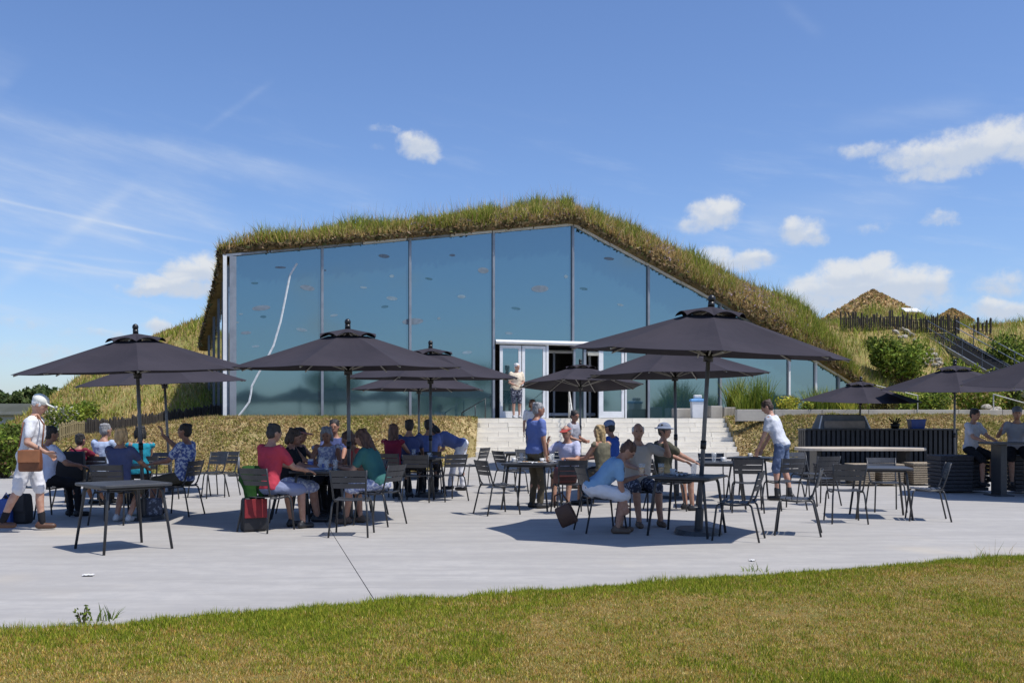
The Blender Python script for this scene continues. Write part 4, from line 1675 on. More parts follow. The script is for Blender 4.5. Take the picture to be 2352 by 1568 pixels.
person('man in a blue and white patterned shirt raising one hand', XX(414, 15.25), 15.25, -82, H=1.76, fat=1.12, lean=-4, top=PATT, bottom=KHAKI, legs='shorts', shoe=SH_BK, hair=('short', HD), skin=2, look=(-6, 0),
       hands=[(-.16, .34, .80), (.14, .36, 1.22)], handdir=[None, (0, .25, 1)], vox=.011)

# table of the man in red
person('man in a red polo shirt seen from behind at the middle left table', XX(622, 13.25), 13.25, 38, H=1.80, fat=1.1, lean=7, top=RED, bottom=cloth('grey_blue_shorts', (.22, .25, .38)), legs='shorts', shoe=SH_BK, hair=('short', HD), skin=1, look=(12, -14),
       hands=[(-.05, .46, .80), (.24, .42, .78)], feet=[(-.08, .42, .085), (.20, .38, .085)], vox=.010)
person('dark haired woman in black sitting right behind the man in red', XX(664, 14.3), 14.3, 84, H=1.66, lean=10, top=BLACK_T, bottom=PATT2, legs='skirt', shoe=SH_BK, hair=('bob', HB), skin=2, look=(0, -15), vox=.011)
person('woman with a pink visor partly hidden at the left of the table', XX(686, 15.5), 15.5, 105, H=1.64, lean=6, top=BLACK_T, sleeve='none', bottom=BLACK_T, legs='trousers', shoe=SH_BK, hair=('short', HB), hat=('visor', (0.5, .22, .2)), skin=2, look=(0, -8), vox=.013)
person('grey haired woman in a blue and white top facing the camera', XX(752, 15.45), 15.45, 180, H=1.68, lean=10, top=PATT2, sleeve='none', bottom=BLACK_T, legs='trousers', shoe=SH_BK, hair=('bob', (0.20, 0.20, 0.22)), skin=2, look=(0, -14), vox=.012)
person('dark haired man in navy sitting behind the grey haired woman', XX(768, 16.8), 16.8, 176, H=1.78, lean=2, top=NAVY, bottom=BLACK_T, legs='trousers', shoe=SH_BK, hair=('short', HD), skin=2, look=(5, -6), vox=.013, seat=.52)
person('woman in a coral top leaning over the table', XX(828, 15.1), 15.1, -115, H=1.64, lean=22, top=CORAL, sleeve='none', bottom=BLACK_T, legs='trousers', shoe=SH_BK, hair=('bob', BRN2), skin=2, look=(0, -20), vox=.012)
person('long haired woman in a dark green shirt leaning towards the table', XX(866, 13.95), 13.95, -76, H=1.74, fat=1.08, lean=24, top=GREEN, bottom=PATT2, legs='shorts', shoe=SANDAL, hair=('long', BRN2), skin=1, look=(0, -16),
       hands=[(-.12, .50, .79), (.16, .48, .79)], feet=[(-.10, .42, .085), (.12, .30, .085)], vox=.010)
# farther table in the middle
person('long haired woman in dark red seen from behind at the middle table', XX(904, 18.3), 18.3, 18, H=1.64, top=DRED, sleeve='none', bottom=BLACK_T, legs='trousers', shoe=SH_BK, hair=('long', BRN2), skin=1, seat=.50, vox=.013)
person('man in a navy shirt with his back turned at the middle table', XX(940, 18.7), 18.7, 6, H=1.80, fat=1.1, top=NAVY, bottom=BLACK_T, legs='trousers', shoe=SH_BK, hair=('short', HD), skin=1, seat=.50, vox=.013)
person('person in a blue shirt sitting behind the thin parasol pole', XX(984, 19.5), 19.5, 0, H=1.76, fat=1.1, top=BLUE, bottom=BLACK_T, legs='trousers', shoe=SH_BK, hair=('short', HD), skin=1, seat=.52, vox=.013)
person('woman in white trousers and a blue top bending over a chair', XX(1048, 20.2), 20.2, -84, 'stand', H=1.70, fat=1.15, lean=66, top=cloth('dusty_blue', (0.13, 0.17, 0.36)), bottom=WHITE_T, legs='trousers', shoe=SH_BK, hair=('bob', HD), skin=1, look=(0, -20),
       hands=[(-.16, .52, .70), (.16, .50, .72)], feet=[(-.12, .12, .085), (.12, -.12, .085)], pelvis=(0, -.12, .92), vox=.013)
# around the plates
person('elderly man in a red cap and white shirt with elbows on the table', XX(1306, 17.1), 17.1, -158, H=1.72, lean=14, top=cloth('lilac_white', (0.52, 0.54, 0.72)), bottom=KHAKI, legs='shorts', shoe=SH_BK, hair=('fringe', HGY), hat=('visor', (0.35, .06, .05)), skin=1, look=(0, -8),
       hands=[(-.12, .40, .80), (.28, .30, 1.04)], handdir=[None, (-.2, .1, 1)], vox=.012)
person('man in a blue shirt standing beside the stone steps', XX(1230, 16.4), 16.4, 60, 'stand', H=1.72, fat=1.12, lean=2, top=BLUE, bottom=KHAKI, legs='trousers', shoe=SH_BK, hair=('short', HGY), skin=2, look=(15, -6), vox=.012)
person('woman with brown hair and white blouse standing behind the man in blue', XX(1222, 27.6), 27.6, 170, 'stand', H=1.78, top=W_SHIRT, bottom=DENIM, legs='trousers', shoe=SH_BK, hair=('bob', (0.10, 0.05, 0.025)), skin=1, vox=.014)
person('dark haired person in white sleeves and a grey vest before the steps', XX(1314, 21.0), 21.0, 120, 'stand', H=1.62, lean=4, top=GREYT, sleeve='short', bottom=KHAKI, legs='trousers', shoe=SH_BK, hair=('short', HD), skin=2, look=(20, -10), hands=[(-.15, .25, 1.0), (.15, .28, 1.0)], vox=.013)
person('long haired blonde woman turned away in the shade', XX(1382, 16.8), 16.8, -45, H=1.70, lean=8, top=cloth('olive_print', (0.14, 0.13, 0.09)), sleeve='none', bottom=KHAKI, legs='shorts', shoe=SH_BK, hair=('long', (0.26, 0.18, 0.08)), skin=1, vox=.012)
person('man in a blue shirt and blue and white cap', XX(1404, 18.1), 18.1, -60, H=1.76, lean=6, top=ROYAL, bottom=BLACK_T, legs='trousers', shoe=SH_BK, hair=('short', HD), hat=('cap', (0.22, 0.28, 0.42)), skin=2, look=(0, -6), seat=.50, vox=.013)
person('white haired bearded man in a pale polo shirt raising his hand', XX(1466, 13.95), 13.95, 172, H=1.80, fat=1.12, lean=3, top=BEIGE, bottom=PATT3, legs='shorts', shoe=SANDAL, hair=('fringe', HWH), skin=1, look=(8, -4),
       hands=[(-.30, .28, 1.18), (.12, .40, .80)], handdir=[(.3, .1, 1), None], feet=[(-.22, .34, .085), (.10, .42, .085)], vox=.010)
person('woman in a light blue T-shirt and white skirt bending down from her chair', XX(1372, 12.95), 12.95, 96, H=1.70, fat=1.08, lean=44, top=SKYB, bottom=WHITE_T, legs='skirt', shoe=SANDAL, hair=('short', BRN2), skin=1, look=(0, -34),
       hands=[(-.16, .52, .72), (.16, .40, .22)], handdir=[None, (0, .15, -1)], feet=[(-.10, .30, .085), (.12, .26, .085)], vox=.010)
person('man in an olive shirt and grey bucket hat facing right', XX(1530, 15.95), 15.95, 74, H=1.74, fat=1.15, lean=0, top=OLIVE, bottom=BLACK_T, legs='shorts', shoe=SH_BK, hair=('short', HD), hat=('bucket', (0.20, 0.23, 0.30)), skin=1, look=(5, -2), vox=.011)
# doorway, right hand side
pw = wall_pt(1185, 957)
person('white haired man in a cream polo and checked shorts standing before the doors', XX(1186, 32.75), 32.75, 165, 'stand', TERR, H=1.78, fat=1.1, lean=1, top=CREAM, bottom=PATT3, legs='shorts', shoe=SH_WH, hair=('short', HWH), skin=0, look=(-25, 0),
       hands=[(-.12, .22, 1.12), (.12, .22, 1.08)], vox=.014)
person('slim man in a white T-shirt and denim shorts leaning over a table', XX(1796, 17.9), 17.9, -58, 'stand', H=1.84, lean=21, top=TEE, bottom=DENIM, legs='shorts', shoe=SH_BK, sox=SH_BK, hair=('short', HB), skin=0, look=(-10, -22),
       hands=[(-.18, .38, .90), (.18, .42, .88)], feet=[(-.12, .05, .085), (.12, -.12, .085)], vox=.011)
person('person in a white printed T-shirt on a wicker stool at the far right', XX(2236, 19.9), 19.9, 150, H=1.72, lean=6, top=cloth('grey_white_tee', (.50, .51, .56)), bottom=BLACK_T, legs='shorts', shoe=SH_BK, hair=('short', HD), skin=1, seat=.76, hands=[(-.15, .40, 1.02), (.17, .38, 1.02)], feet=[(-.12, .30, .30), (.12, .28, .22)], look=(0, -10), vox=.012)
person('person in a cap and grey T-shirt cut off by the right edge', XX(2336, 19.6), 19.6, -160, H=1.76, lean=5, top=GREYT, bottom=BLACK_T, legs='shorts', shoe=SH_BK, hair=('short', HD), hat=('cap', (0.2, 0.22, 0.27)), skin=1, seat=.76, hands=[(-.15, .40, 1.02), (.30, .24, 1.26)], handdir=[None, (-.2, .1, 1)], feet=[(-.12, .30, .30), (.12, .28, .25)], vox=.012)

# ================================================================== SMALLER THINGS
# ---- right hand side: bar counter, long table, wicker stools
m_rib_panel = mat('black_ribbed_panel', (0.028, 0.03, 0.036), 0.5, (0.02, 0.022, 0.027), 5)
m_rib_dark = mat('black_panel_gap', (0.008, 0.008, 0.01), 0.7)
m_oak = mat('pale_laminate', (0.50, 0.44, 0.36), 0.55, (0.42, 0.36, 0.29), 2.5, 0.1, 30, stretch=(1, 8, 1))
m_wick = mat('dark_wicker', (0.055, 0.055, 0.062), 0.8, (0.025, 0.025, 0.03), 60, 0.6, 80)
m_wick2 = mat('beige_wicker', (0.36, 0.30, 0.22), 0.8, (0.22, 0.18, 0.13), 60, 0.6, 80)

cb = thing('bar_counter', 'long black bar counter clad in upright ribbed boards', 'counter', (XX(2026, 24.6), 24.6, 0), 0)
CL, CH = 3.72, 1.19
q = MB()
q.box((0, .35, CH / 2), (CL - .04, .62, CH - .02))
q.build('cabinet', m_rib_dark, cb)
nb = 31
for i in range(nb):
    q = MB()
    w = CL / nb
    q.box((-CL / 2 + w * (i + .5), .02, CH / 2 + .01), (w * .62, .05, CH - .05))
    q.build('board', m_rib_panel, cb)
for s in (-1, 1):
    for j in range(4):
        q = MB()
        q.box((s * CL / 2, .10 + j * .16, CH / 2 + .01), (.05, .11, CH - .05))
        q.build('board', m_rib_panel, cb)
q = MB()
q.box((0, .34, CH), (CL + .06, .76, .035))
bevel(q.build('worktop', m_frame, cb), .006)

hood = thing('serving_canopy', 'small grey angled canopy standing on the left part of the bar counter', 'canopy', (XX(1932, 24.9), 24.95, CH + .02))
m_hood = mat('hood_grey', (0.17, 0.18, 0.19), 0.6, (0.13, 0.14, 0.15), 4)
q = MB()
hw, hd = 0.63, 0.30
sec = [(-hd, .0), (-hd + .12, .33), (hd - .12, .35), (hd, .02), (hd, -.0)]
q.ring_loft([[V((-hw * (1 if i in (0, 3, 4) else .82), a, b)) for i, (a, b) in enumerate(sec)], [V((hw * (1 if i in (0, 3, 4) else .82), a, b)) for i, (a, b) in enumerate(sec)]])
q.build('cover', m_hood, hood)
q = MB()
q.box((0, -hd - .01, .10), (hw * 1.6, .02, .18))
q.build('front_panel', mat('hood_inner', (0.24, 0.21, 0.18), 0.7), hood)
for s in (-1, 1):
    q = MB()
    q.tube([(s * hw, -hd - .02, 0), (s * hw * .84, -hd + .08, .32)], .018, 6)
    q.build('end_trim', m_white, hood)
bx = thing('blue_crate', 'bright blue plastic box standing on the bar counter', 'box', (XX(2105, 24.9), 24.9, CH + .02))
m_bl = mat('blue_plastic', (0.015, 0.075, 0.36), 0.4)
q = MB()
q.ring_loft([[V((x * .16, y * .12, 0)) for x, y in ((-1, -1), (1, -1), (1, 1), (-1, 1))], [V((x * .185, y * .14, .22)) for x, y in ((-1, -1), (1, -1), (1, 1), (-1, 1))]])
q.build('tub', m_bl, bx)
q = MB()
for x0, y0, x1, y1 in ((-.19, -.145, .19, -.145), (.19, -.145, .19, .145), (.19, .145, -.19, .145), (-.19, .145, -.19, -.145)):
    q.tube([(x0, y0, .222), (x1, y1, .222)], .013, 6)
q.build('rim', m_bl, bx)
bp = thing('black_pot', 'small black pot standing near the blue box on the counter', 'pot', (XX(2056, 24.9), 24.9, CH + .02))
q = MB()
q.disc((0, 0, 0), .09, .13, 16, .12)
q.build('bowl', m_black, bp, True)
q = MB()
for k in range(6):
    a = k * 1.05
    q.capsule((0.03 * math.cos(a), .03 * math.sin(a), .12), (.14 * math.cos(a), .10 * math.sin(a), .2 + .05 * (k % 2)), .012, .02, 6)
q.build('plant', mat('dark_foliage', (0.02, 0.03, 0.012), .8), bp)

lt = thing('long_table', 'long table with a thick pale top in front of the bar counter', 'table', (XX(1974, 22.6), 22.6, 0))
q = MB()
out = []
for k in range(32):
    a = 2 * math.pi * k / 32
    cx = abs(math.cos(a)) ** .35 * (1 if math.cos(a) > 0 else -1)
    cy = abs(math.sin(a)) ** .6 * (1 if math.sin(a) > 0 else -1)
    out.append((cx * 1.43, cy * .55))
q.ring_loft([[V((x, y, .745)) for x, y in out], [V((x, y, .80)) for x, y in out], [V((x * .99, y * .98, .81)) for x, y in out]])
bevel(q.build('tabletop', m_oak, lt), .006)
for s in (-1, 1):
    q = MB()
    q.box((s * 1.0, 0, .37), (.10, .55, .74))
    bevel(q.build('leg', m_frame, lt), .01)


def stool(px, d, label, m, w=.46, h=.46, group='wicker stools', rz=0):
    s = thing('wicker_stool', label, 'stool', (XX(px, d), d, 0), rz, group)
    n_ = 9
    for i in range(n_):
        q = MB()
        z = .03 + (h - .06) * i / n_
        r_ = w / 2 * (.94 + .06 * i / n_)
        q.box((0, 0, z + (h - .06) / n_ / 2), (2 * r_, 2 * r_, (h - .06) / n_ - .008))
        bevel(q.build('weave_band', m, s), .012, 2)
    q = MB()
    q.box((0, 0, h - .025), (w * 1.02, w * 1.02, .05))
    bevel(q.build('seat', m, s), .018, 3)
    return s


for px, d, lab, m, w, h in [
    (2112, 22.0, 'beige wicker stool at the right end of the long pale table', m_wick2, .55, .50),
    (2040, 21.8, 'beige wicker stool in the middle of the long pale table', m_wick2, .50, .48),
    (1975, 21.8, 'beige wicker stool left of the middle at the long pale table', m_wick2, .50, .48),
    (1900, 21.9, 'dark wicker stool at the left end of the long pale table', m_wick, .50, .48),
    (2182, 19.9, 'big dark wicker cube stool next to the stool sitter', m_wick, .66, .74),
    (2240, 20.0, 'dark wicker bar stool under the person in the white T-shirt', m_wick, .40, .74),
    (2345, 19.75, 'dark wicker bar stool under the person in the cap', m_wick, .46, .74),
]:
    stool(px, d, lab, m, w, h, rz=random.uniform(-.2, .2))
bt = thing('bar_table', 'high dark bar table cut off by the right edge', 'table', (XX(2345, 19.0), 19.0, 0))
q = MB()
q.box((0, 0, 1.0), (1.35, .62, .04))
bevel(q.build('tabletop', m_slat, bt), .006)
for s in (-.42, .42):
    q = MB()
    q.box((s, 0, .49), (.12, .4, .98))
    bevel(q.build('leg', m_frame, bt), .01)
    q = MB()
    q.box((s, 0, .012), (.36, .5, .024))
    bevel(q.build('foot_plate', m_frame, bt), .006)

# ---- things on the tables
m_glassy = mat('drinking_glass', (0.75, 0.78, 0.8), 0.08)
m_glassy.node_tree.nodes['Principled BSDF'].inputs['Alpha'].default_value = 0.22
m_oj = mat('orange_juice', (0.75, 0.38, 0.03), 0.35)
m_china = mat('white_china', (0.72, 0.72, 0.72), 0.3)
m_paper = mat('white_paper', (0.75, 0.75, 0.74), 0.8)
TZ = .754


def glass(px, d, dy, label, full):
    t = thing('drinking_glass', label, 'glass', (XX(px, d), d + dy, TZ))
    q = MB()
    q.disc((0, 0, 0), .030, .012, 16)
    n = 16
    q.ring_loft([[V((r * math.cos(2 * math.pi * k / n), r * math.sin(2 * math.pi * k / n), z)) for k in range(n)] for r, z in ((.030, .012), (.036, .07), (.042, .15), (.040, .15), (.034, .07), (.028, .016))], False)
    q.build('tumbler', m_glassy, t, True)
    if full:
        q = MB()
        q.disc((0, 0, .016), .027, .085, 16, .037)
        q.build('juice', m_oj, t, True)
    return t


glass(1474, 12.75, 0, 'left glass of orange juice in front of the white haired man', True)
glass(1520, 12.75, .05, 'right glass of orange juice in the middle of the table', True)
glass(1590, 12.75, -.1, 'empty drinking glass right of the orange juice', False)


def cup(px, d, label, saucer=True, z=TZ):
    t = thing('cup', label, 'cup', (XX(px, d), d, z))
    q = MB()
    q.disc((0, 0, .01), .026, .065, 16, .04)
    q.build('bowl', m_china, t, True)
    if saucer:
        q = MB()
        q.disc((0, 0, 0), .05, .012, 20, .075)
        q.build('saucer', m_china, t, True)
    q = MB()
    q.tube([(.036, 0, .06), (.062, 0, .055), (.06, 0, .03), (.034, 0, .025)], .005, 6)
    q.build('handle', m_china, t, True)


for px, d, lab in [(1245, 16.2, 'white cup on the crowded table by the red cap man'), (1180, 16.4, 'white cup at the left edge of the crowded table'),
                   (735, 14.2, 'white cup on the tray in front of the man in red'), (290, 15.5, 'white cup on the table before the woman in navy'),
                   (1545, 12.9, 'white cup between the orange juice and the empty glass')]:
    cup(px, d, lab)


def plate(px, d, label, r=.12, z=TZ):
    t = thing('plate', label, 'plate', (XX(px, d), d, z))
    q = MB()
    n = 24
    q.ring_loft([[V((rr * math.cos(2 * math.pi * k / n), rr * math.sin(2 * math.pi * k / n), zz)) for k in range(n)] for rr, zz in ((r * .6, 0), (r, .018), (r * .98, .022), (r * .6, .008))])
    q.build('dish', m_china, t, True)
    q = MB()
    for k in range(3):
        q.ell((.03 * math.cos(k * 2.1), .03 * math.sin(k * 2.1), .02), (.026, .022, .014))
    q.build('leftovers', mat('food_brown', (0.28, 0.17, 0.07), 0.7), t, True)


for px, d, lab in [(1205, 16.15, 'white plate at the front of the crowded table'), (1262, 16.45, 'white plate under the elbow of the man in the red cap'),
                   (760, 14.3, 'white plate before the grey haired woman'), (978, 18.5, 'white plate on the table below the middle parasol')]:
    plate(px, d, lab)
tr = thing('serving_tray', 'pale blue tray with white cartons on the red shirted man\'s table', 'tray', (XX(728, 14.15), 14.15, TZ), .2)
q = MB()
q.box((0, 0, .008), (.42, .30, .016))
for x0, y0, sx_, sy_ in ((0, .15, .42, .012), (0, -.15, .42, .012), (.21, 0, .012, .3), (-.21, 0, .012, .3)):
    q.box((x0, y0, .018), (sx_, sy_, .034))
q.build('tray_body', mat('tray_blue', (0.35, 0.40, 0.62), 0.5), tr)
for k, (x, y, h) in enumerate([(-.1, .04, .10), (.05, .06, .12), (.12, -.05, .07)]):
    c = thing('drink_carton', ['blue and white carton at the left of the tray', 'tallest carton in the middle of the tray', 'short carton at the right of the tray'][k], 'carton', (XX(728, 14.15) + x, 14.15 + y, TZ + .018))
    q = MB()
    q.box((0, 0, h / 2), (.07, .07, h))
    bevel(q.build('carton_body', mat('carton_blue', (0.12, 0.17, 0.45), 0.5) if k != 1 else m_china, c), .004)
    q = MB()
    q.ring_loft([[V((x_ * .035, y_ * .035, h)) for x_, y_ in ((-1, -1), (1, -1), (1, 1), (-1, 1))], [V((x_ * .035, y_ * .002, h + .03)) for x_, y_ in ((-1, -1), (1, -1), (1, 1), (-1, 1))]])
    q.build('carton_top', m_china, c)
bk = thing('metal_pot', 'pale metal pot standing on the crowded table', 'pot', (XX(1218, 16.5), 16.55, TZ))
q = MB()
q.disc((0, 0, 0), .075, .13, 18, .085)
q.build('pot_body', mat('brushed_steel', (0.42, 0.42, 0.38), 0.4, metal=.5), bk, True)
q = MB()
q.tube([(.085, 0, .11), (.13, 0, .10), (.125, 0, .04), (.08, 0, .03)], .008, 6)
q.build('handle', m_frame, bk, True)
bo = thing('bottle', 'small white topped bottle on the crowded table', 'bottle', (XX(1240, 16.6), 16.65, TZ))
q = MB()
n = 14
q.ring_loft([[V((r * math.cos(2 * math.pi * k / n), r * math.sin(2 * math.pi * k / n), z)) for k in range(n)] for r, z in ((.032, 0), (.034, .02), (.034, .11), (.014, .16), (.013, .19))])
q.build('bottle_body', mat('bottle_dark', (0.05, 0.06, 0.05), 0.25), bo, True)
q = MB()
q.disc((0, 0, .19), .016, .022, 12)
q.build('bottle_cap', m_china, bo, True)


def napkin(loc, label, s=.12, rz=0.3):
    q = MB()
    k = 5
    vs, fs = [], []
    for j in range(k + 1):
        for i in range(k + 1):
            vs.append(((i / k - .5) * s, (j / k - .5) * s * .8, .006 + .02 * abs(math.sin(i * 1.7 + j * .9)) * (1 if s > .1 else .4)))
    for j in range(k):
        for i in range(k):
            a = j * (k + 1) + i
            fs.append((a, a + 1, a + k + 2, a + k + 1))
    q.add(vs, fs)
    kk = len(q.v)
    q.add([(x, y, z - .003) for x, y, z in vs], [tuple(reversed(f)) for f in fs])
    o = q.build('napkin', m_paper, None, True, loc)
    o.rotation_euler.z = rz
    return tag(o, label, 'napkin')


napkin((XX(1232, 16.1), 16.05, TZ), 'crumpled white napkin among the plates on the crowded table', .2)
napkin((XX(1560, 12.7), 12.6, TZ), 'white napkin beside the orange juice glasses', .16)
gp = G(203, 1322)
napkin((gp.x, gp.y, .003), 'scrap of white paper lying alone on the paving at the left', .099, .1)
gp = G(1728, 1288)
napkin((gp.x, gp.y, .003), 'tiny white scrap on the paving near the lawn at the right', .07, .8)

# more small things on the occupied tables
for px, d, lab in [(262, 15.45, 'short glass left of the white cup before the woman in navy'), (300, 15.7, 'short glass right of the white cup before the woman in navy'),
                   (232, 17.5, 'short glass in front of the grey haired man'), (770, 13.9, 'short glass right of the tray on the red shirted table'),
                   (750, 13.85, 'short glass nearest the empty chair on the red shirted table'), (950, 18.4, 'short glass on the table under the middle parasol'),
                   (1198, 16.45, 'short glass left of the metal pot'), (1268, 16.2, 'short glass by the hand of the man in the red cap'), (1640, 16.5, 'short glass before the man in the bucket hat')]:
    glass(px, d, 0, lab, False)
for px, d, lab in [(1660, 16.65, 'white cup before the man in the bucket hat'), (1722, 18.5, 'white cup being cleared by the man in the white T-shirt'), (985, 18.7, 'white cup right of the plate below the middle parasol'), (215, 17.6, 'white cup on the table of the child in red')]:
    cup(px, d, lab)
for px, d, lab in [(1735, 18.45, 'white plate under the hands of the man in the white T-shirt'), (1240, 16.0, 'white plate in the middle of the front edge of the crowded table'), (1560, 12.95, 'white plate behind the orange juice glasses')]:
    plate(px, d, lab)

# ---- bags
m_bag = mat('tan_leather', (0.19, 0.065, 0.024), 0.45, (0.12, 0.04, 0.015), 5, 0.2, 30)
m_bag2 = mat('dark_brown_leather', (0.07, 0.03, 0.018), 0.5, (0.05, 0.02, 0.012), 5, 0.3, 30)


def bag(loc, rz, size, m, label, name='shoulder_bag', flap=True, strap=None, mflap=None):
    t = thing(name, label, 'bag', loc, rz)
    w, d, h = size
    q = MB()
    q.ring_loft([[V((x * w / 2 * a, y * d / 2 * b, z)) for x, y in ((-1, -1), (-.8, -1), (.8, -1), (1, -1), (1, 1), (.8, 1), (-.8, 1), (-1, 1))] for a, b, z in ((.92, .8, 0), (1, 1, .03), (1, 1.05, h * .5), (.96, .8, h * .92), (.9, .5, h))])
    o = q.build('bag_body', m, t, True)
    bevel(o, .01)
    if flap:
        q = MB()
        q.ring_loft([[V((x * w * .49, -d / 2 * 1.08 - (.012 if z < h else 0) + y * .012, z)) for x, y in ((-1, -1), (1, -1), (1, 1), (-1, 1))] for z in (h * .42, h * .7, h * .98)])
        bevel(q.build('flap', mflap or m, t), .006)
    if strap:
        q = MB()
        q.tube([V(p) for p in strap], .012, 6)
        q.build('strap', m, t, True)
    return t


px_, d_ = 70, 12.78
bag((XX(px_, d_), d_, .80), .12, (.27, .11, .28), m_bag, 'tan leather shoulder bag hanging at the hip of the man in the white cap', strap=[(-.14, 0, .32), (-.13, .12, .62), (-.02, .30, .72), (.12, .14, .60), (.14, 0, .32)], mflap=mat('light_tan', (0.30, 0.12, 0.05), .4))
bag((XX(1298, 15.5), 15.55, .46), .5, (.34, .16, .26), mat('maroon_leather', (0.09, 0.02, 0.018), .5), 'maroon handbag on a chair seat by the crowded table', strap=[(-.13, 0, .24), (0, 0, .40), (.13, 0, .24)])
_b4 = bag((XX(1310, 12.8), 12.75, .12), -.4, (.22, .10, .27), m_bag2, 'drooping brown bag under the chair of the woman bending forward', strap=[(-.10, 0, .28), (-.03, 0, .42), (.07, 0, .42), (.10, 0, .28)], flap=False)
_b4.rotation_euler = (.12, -.42, -.4)
bag((XX(582, 13.1), 13.1, .0), .5, (.30, .22, .44), mat('black_nylon', (0.02, 0.02, 0.024), .7), 'black backpack with red trim standing beside the chair of the man in red', 'backpack', True, [(-.08, .1, .42), (0, .1, .52), (.08, .1, .42)], mat('dark_red_nylon', (0.22, 0.01, 0.015), .7))
bag((XX(168, 15.7), 15.6, .50), .2, (.42, .22, .46), mat('black_nylon', (0.02, 0.02, 0.024), .7), 'big black bag propped up beside the child in dark red', 'backpack', False, [(-.1, 0, .44), (0, 0, .54), (.1, 0, .44)])
bag((XX(14, 13.9), 13.9, 0), .1, (.16, .12, .36), mat('blue_nylon', (0.02, 0.07, 0.30), .6), 'blue cool bag on the ground at the left edge', 'cool_bag', True, [(-.06, 0, .34), (0, 0, .44), (.06, 0, .34)])
bag((XX(40, 14.0), 14.05, 0), -.1, (.30, .2, .42), mat('black_nylon', (0.02, 0.02, 0.024), .7), 'black rucksack beside the blue bag at the left edge', 'backpack', True, [(-.06, 0, .4), (0, 0, .5), (.06, 0, .4)])
bag((XX(345, 14.7), 14.7, 0), .3, (.34, .22, .30), mat('grey_print_bag', (0.06, 0.065, 0.09), .8, (0.25, 0.27, 0.33), 18, contrast=(.5, .6)), 'grey patterned bag on the ground under the left tables', 'tote_bag', False, [(-.1, 0, .28), (0, 0, .46), (.1, 0, .28)])
jk = thing('jacket', 'dark green jacket draped over the chair of the man in red', 'jacket', (XX(577, 13.1), 13.08, .36), .45)
q = MB()
rows = []
for i in range(9):
    z = .50 - .5 * i / 8
    w = .10 + .05 * math.sin(i * .7) + .03 * (i / 8)
    rows.append([V((w * math.cos(2 * math.pi * k / 12) + .01 * math.sin(i * 2 + k * 3), (.045 + .012 * math.sin(k * 2.4 + i)) * math.sin(2 * math.pi * k / 12), z)) for k in range(12)])
q.ring_loft(rows)
q.build('fabric', cloth('moss_green', (0.02, 0.07, 0.015)), jk, True)
q = MB()
q.capsule((.08, -.03, .45), (.13, -.03, .10), .045, .035)
q.build('sleeve', cloth('moss_green', (0.02, 0.07, 0.015)), jk, True)

# ---- lone parasol foot in the sun
gp = G(548, 1092)
pf = thing('parasol_stand', 'lone dark parasol base plate with a short tube before the dry bank', 'parasol base', (gp.x, gp.y, 0.003), .4)
q = MB()
q.box((0, 0, .03), (.5, .5, .05))
bevel(q.build('plate', m_frame, pf), .01)
q = MB()
q.tube([(0, 0, .05), (0, 0, .48)], .03, 12)
q.build('tube', m_pole, pf, True)

# ---- terrace: white bin, concrete blocks, hand rails
wb = thing('white_bin', 'white litter bin with a blue lid on the terrace', 'bin', (XX(1606, 32.2), 32.6, TERR))
q = MB()
q.ring_loft([[V((x * .20 * a, y * .18 * a, z)) for x, y in ((-1, -1), (1, -1), (1, 1), (-1, 1))] for a, z in ((.86, 0), (1, .54))])
bevel(q.build('bin_body', m_white, wb), .02)
q = MB()
q.ring_loft([[V((x * .22 * a, y * .20 * a, z)) for x, y in ((-1, -1), (1, -1), (1, 1), (-1, 1))] for a, z in ((1, .54), (1.02, .60), (.8, .63))])
bevel(q.build('lid', mat('light_blue_lid', (0.16, 0.38, 0.72), .4), wb), .01)
q = MB()
q.box((.03, .05, .70), (.26, .22, .12))
bevel(q.build('paper_bag', m_paper, wb), .03)
for px, d, w, h, lab in [(1575, 33.2, .85, .32, 'low concrete block left of the white bin'), (1640, 33.0, .42, .40, 'concrete block right of the white bin'), (1672, 33.4, .50, .36, 'concrete block nearest the reeds')]:
    t = thing('concrete_block', lab, 'block', (XX(px, d), d, TERR), .28)
    q = MB()
    q.box((0, 0, h / 2), (w, .4, h - .01))
    bevel(q.build('block', m_kerb, t), .02)
    q = MB()
    q.box((0, 0, h), (w * .96, .38, .02))
    q.build('capping', m_terr, t)

m_rail = mat('pale_handrail', (0.62, 0.61, 0.57), 0.5)
hr_ = thing('hand_rail', 'pale metal hand rail running down the middle of the stone steps', 'hand rail', (1.86, 31.0, 0))
q = MB()
ya, yb, za, zb = 32.45, 30.2, TERR + .92, .42 + .92
q.tube([(0, ya - 31, za - .9), (0, ya - 31, za), (0, yb - 31, zb), (0, yb - 31, zb - .92)], .026, 8)
q.build('rail', m_rail, hr_, True)
q = MB()
q.tube([(0, (ya + yb) / 2 - 31, .6), (0, (ya + yb) / 2 - 31, (za + zb) / 2)], .02, 8)
q.build('baluster', m_rail, hr_, True)
q = MB()
q.tube([(0, ya - 31, za - .4), (0, yb - 31, zb - .4)], .015, 8)
q.build('lower_rail', m_rail, hr_, True)

# dark rail in front of the glass at the left of the doors
dr = thing('dark_rail', 'dark sloping hand rail against the glass left of the doors', 'hand rail', (XX(1090, 31.6), 31.6, TERR))
q = MB()
q.tube([(-.40, 0, .0), (-.40, 0, .18), (.34, 0, .62), (.34, 0, 0)], .022, 8)
q.build('rail', m_frame, dr, True)
q = MB()
q.tube([(0.02, 0, 0), (0.02, 0, .42)], .016, 6)
q.build('baluster', m_frame, dr, True)

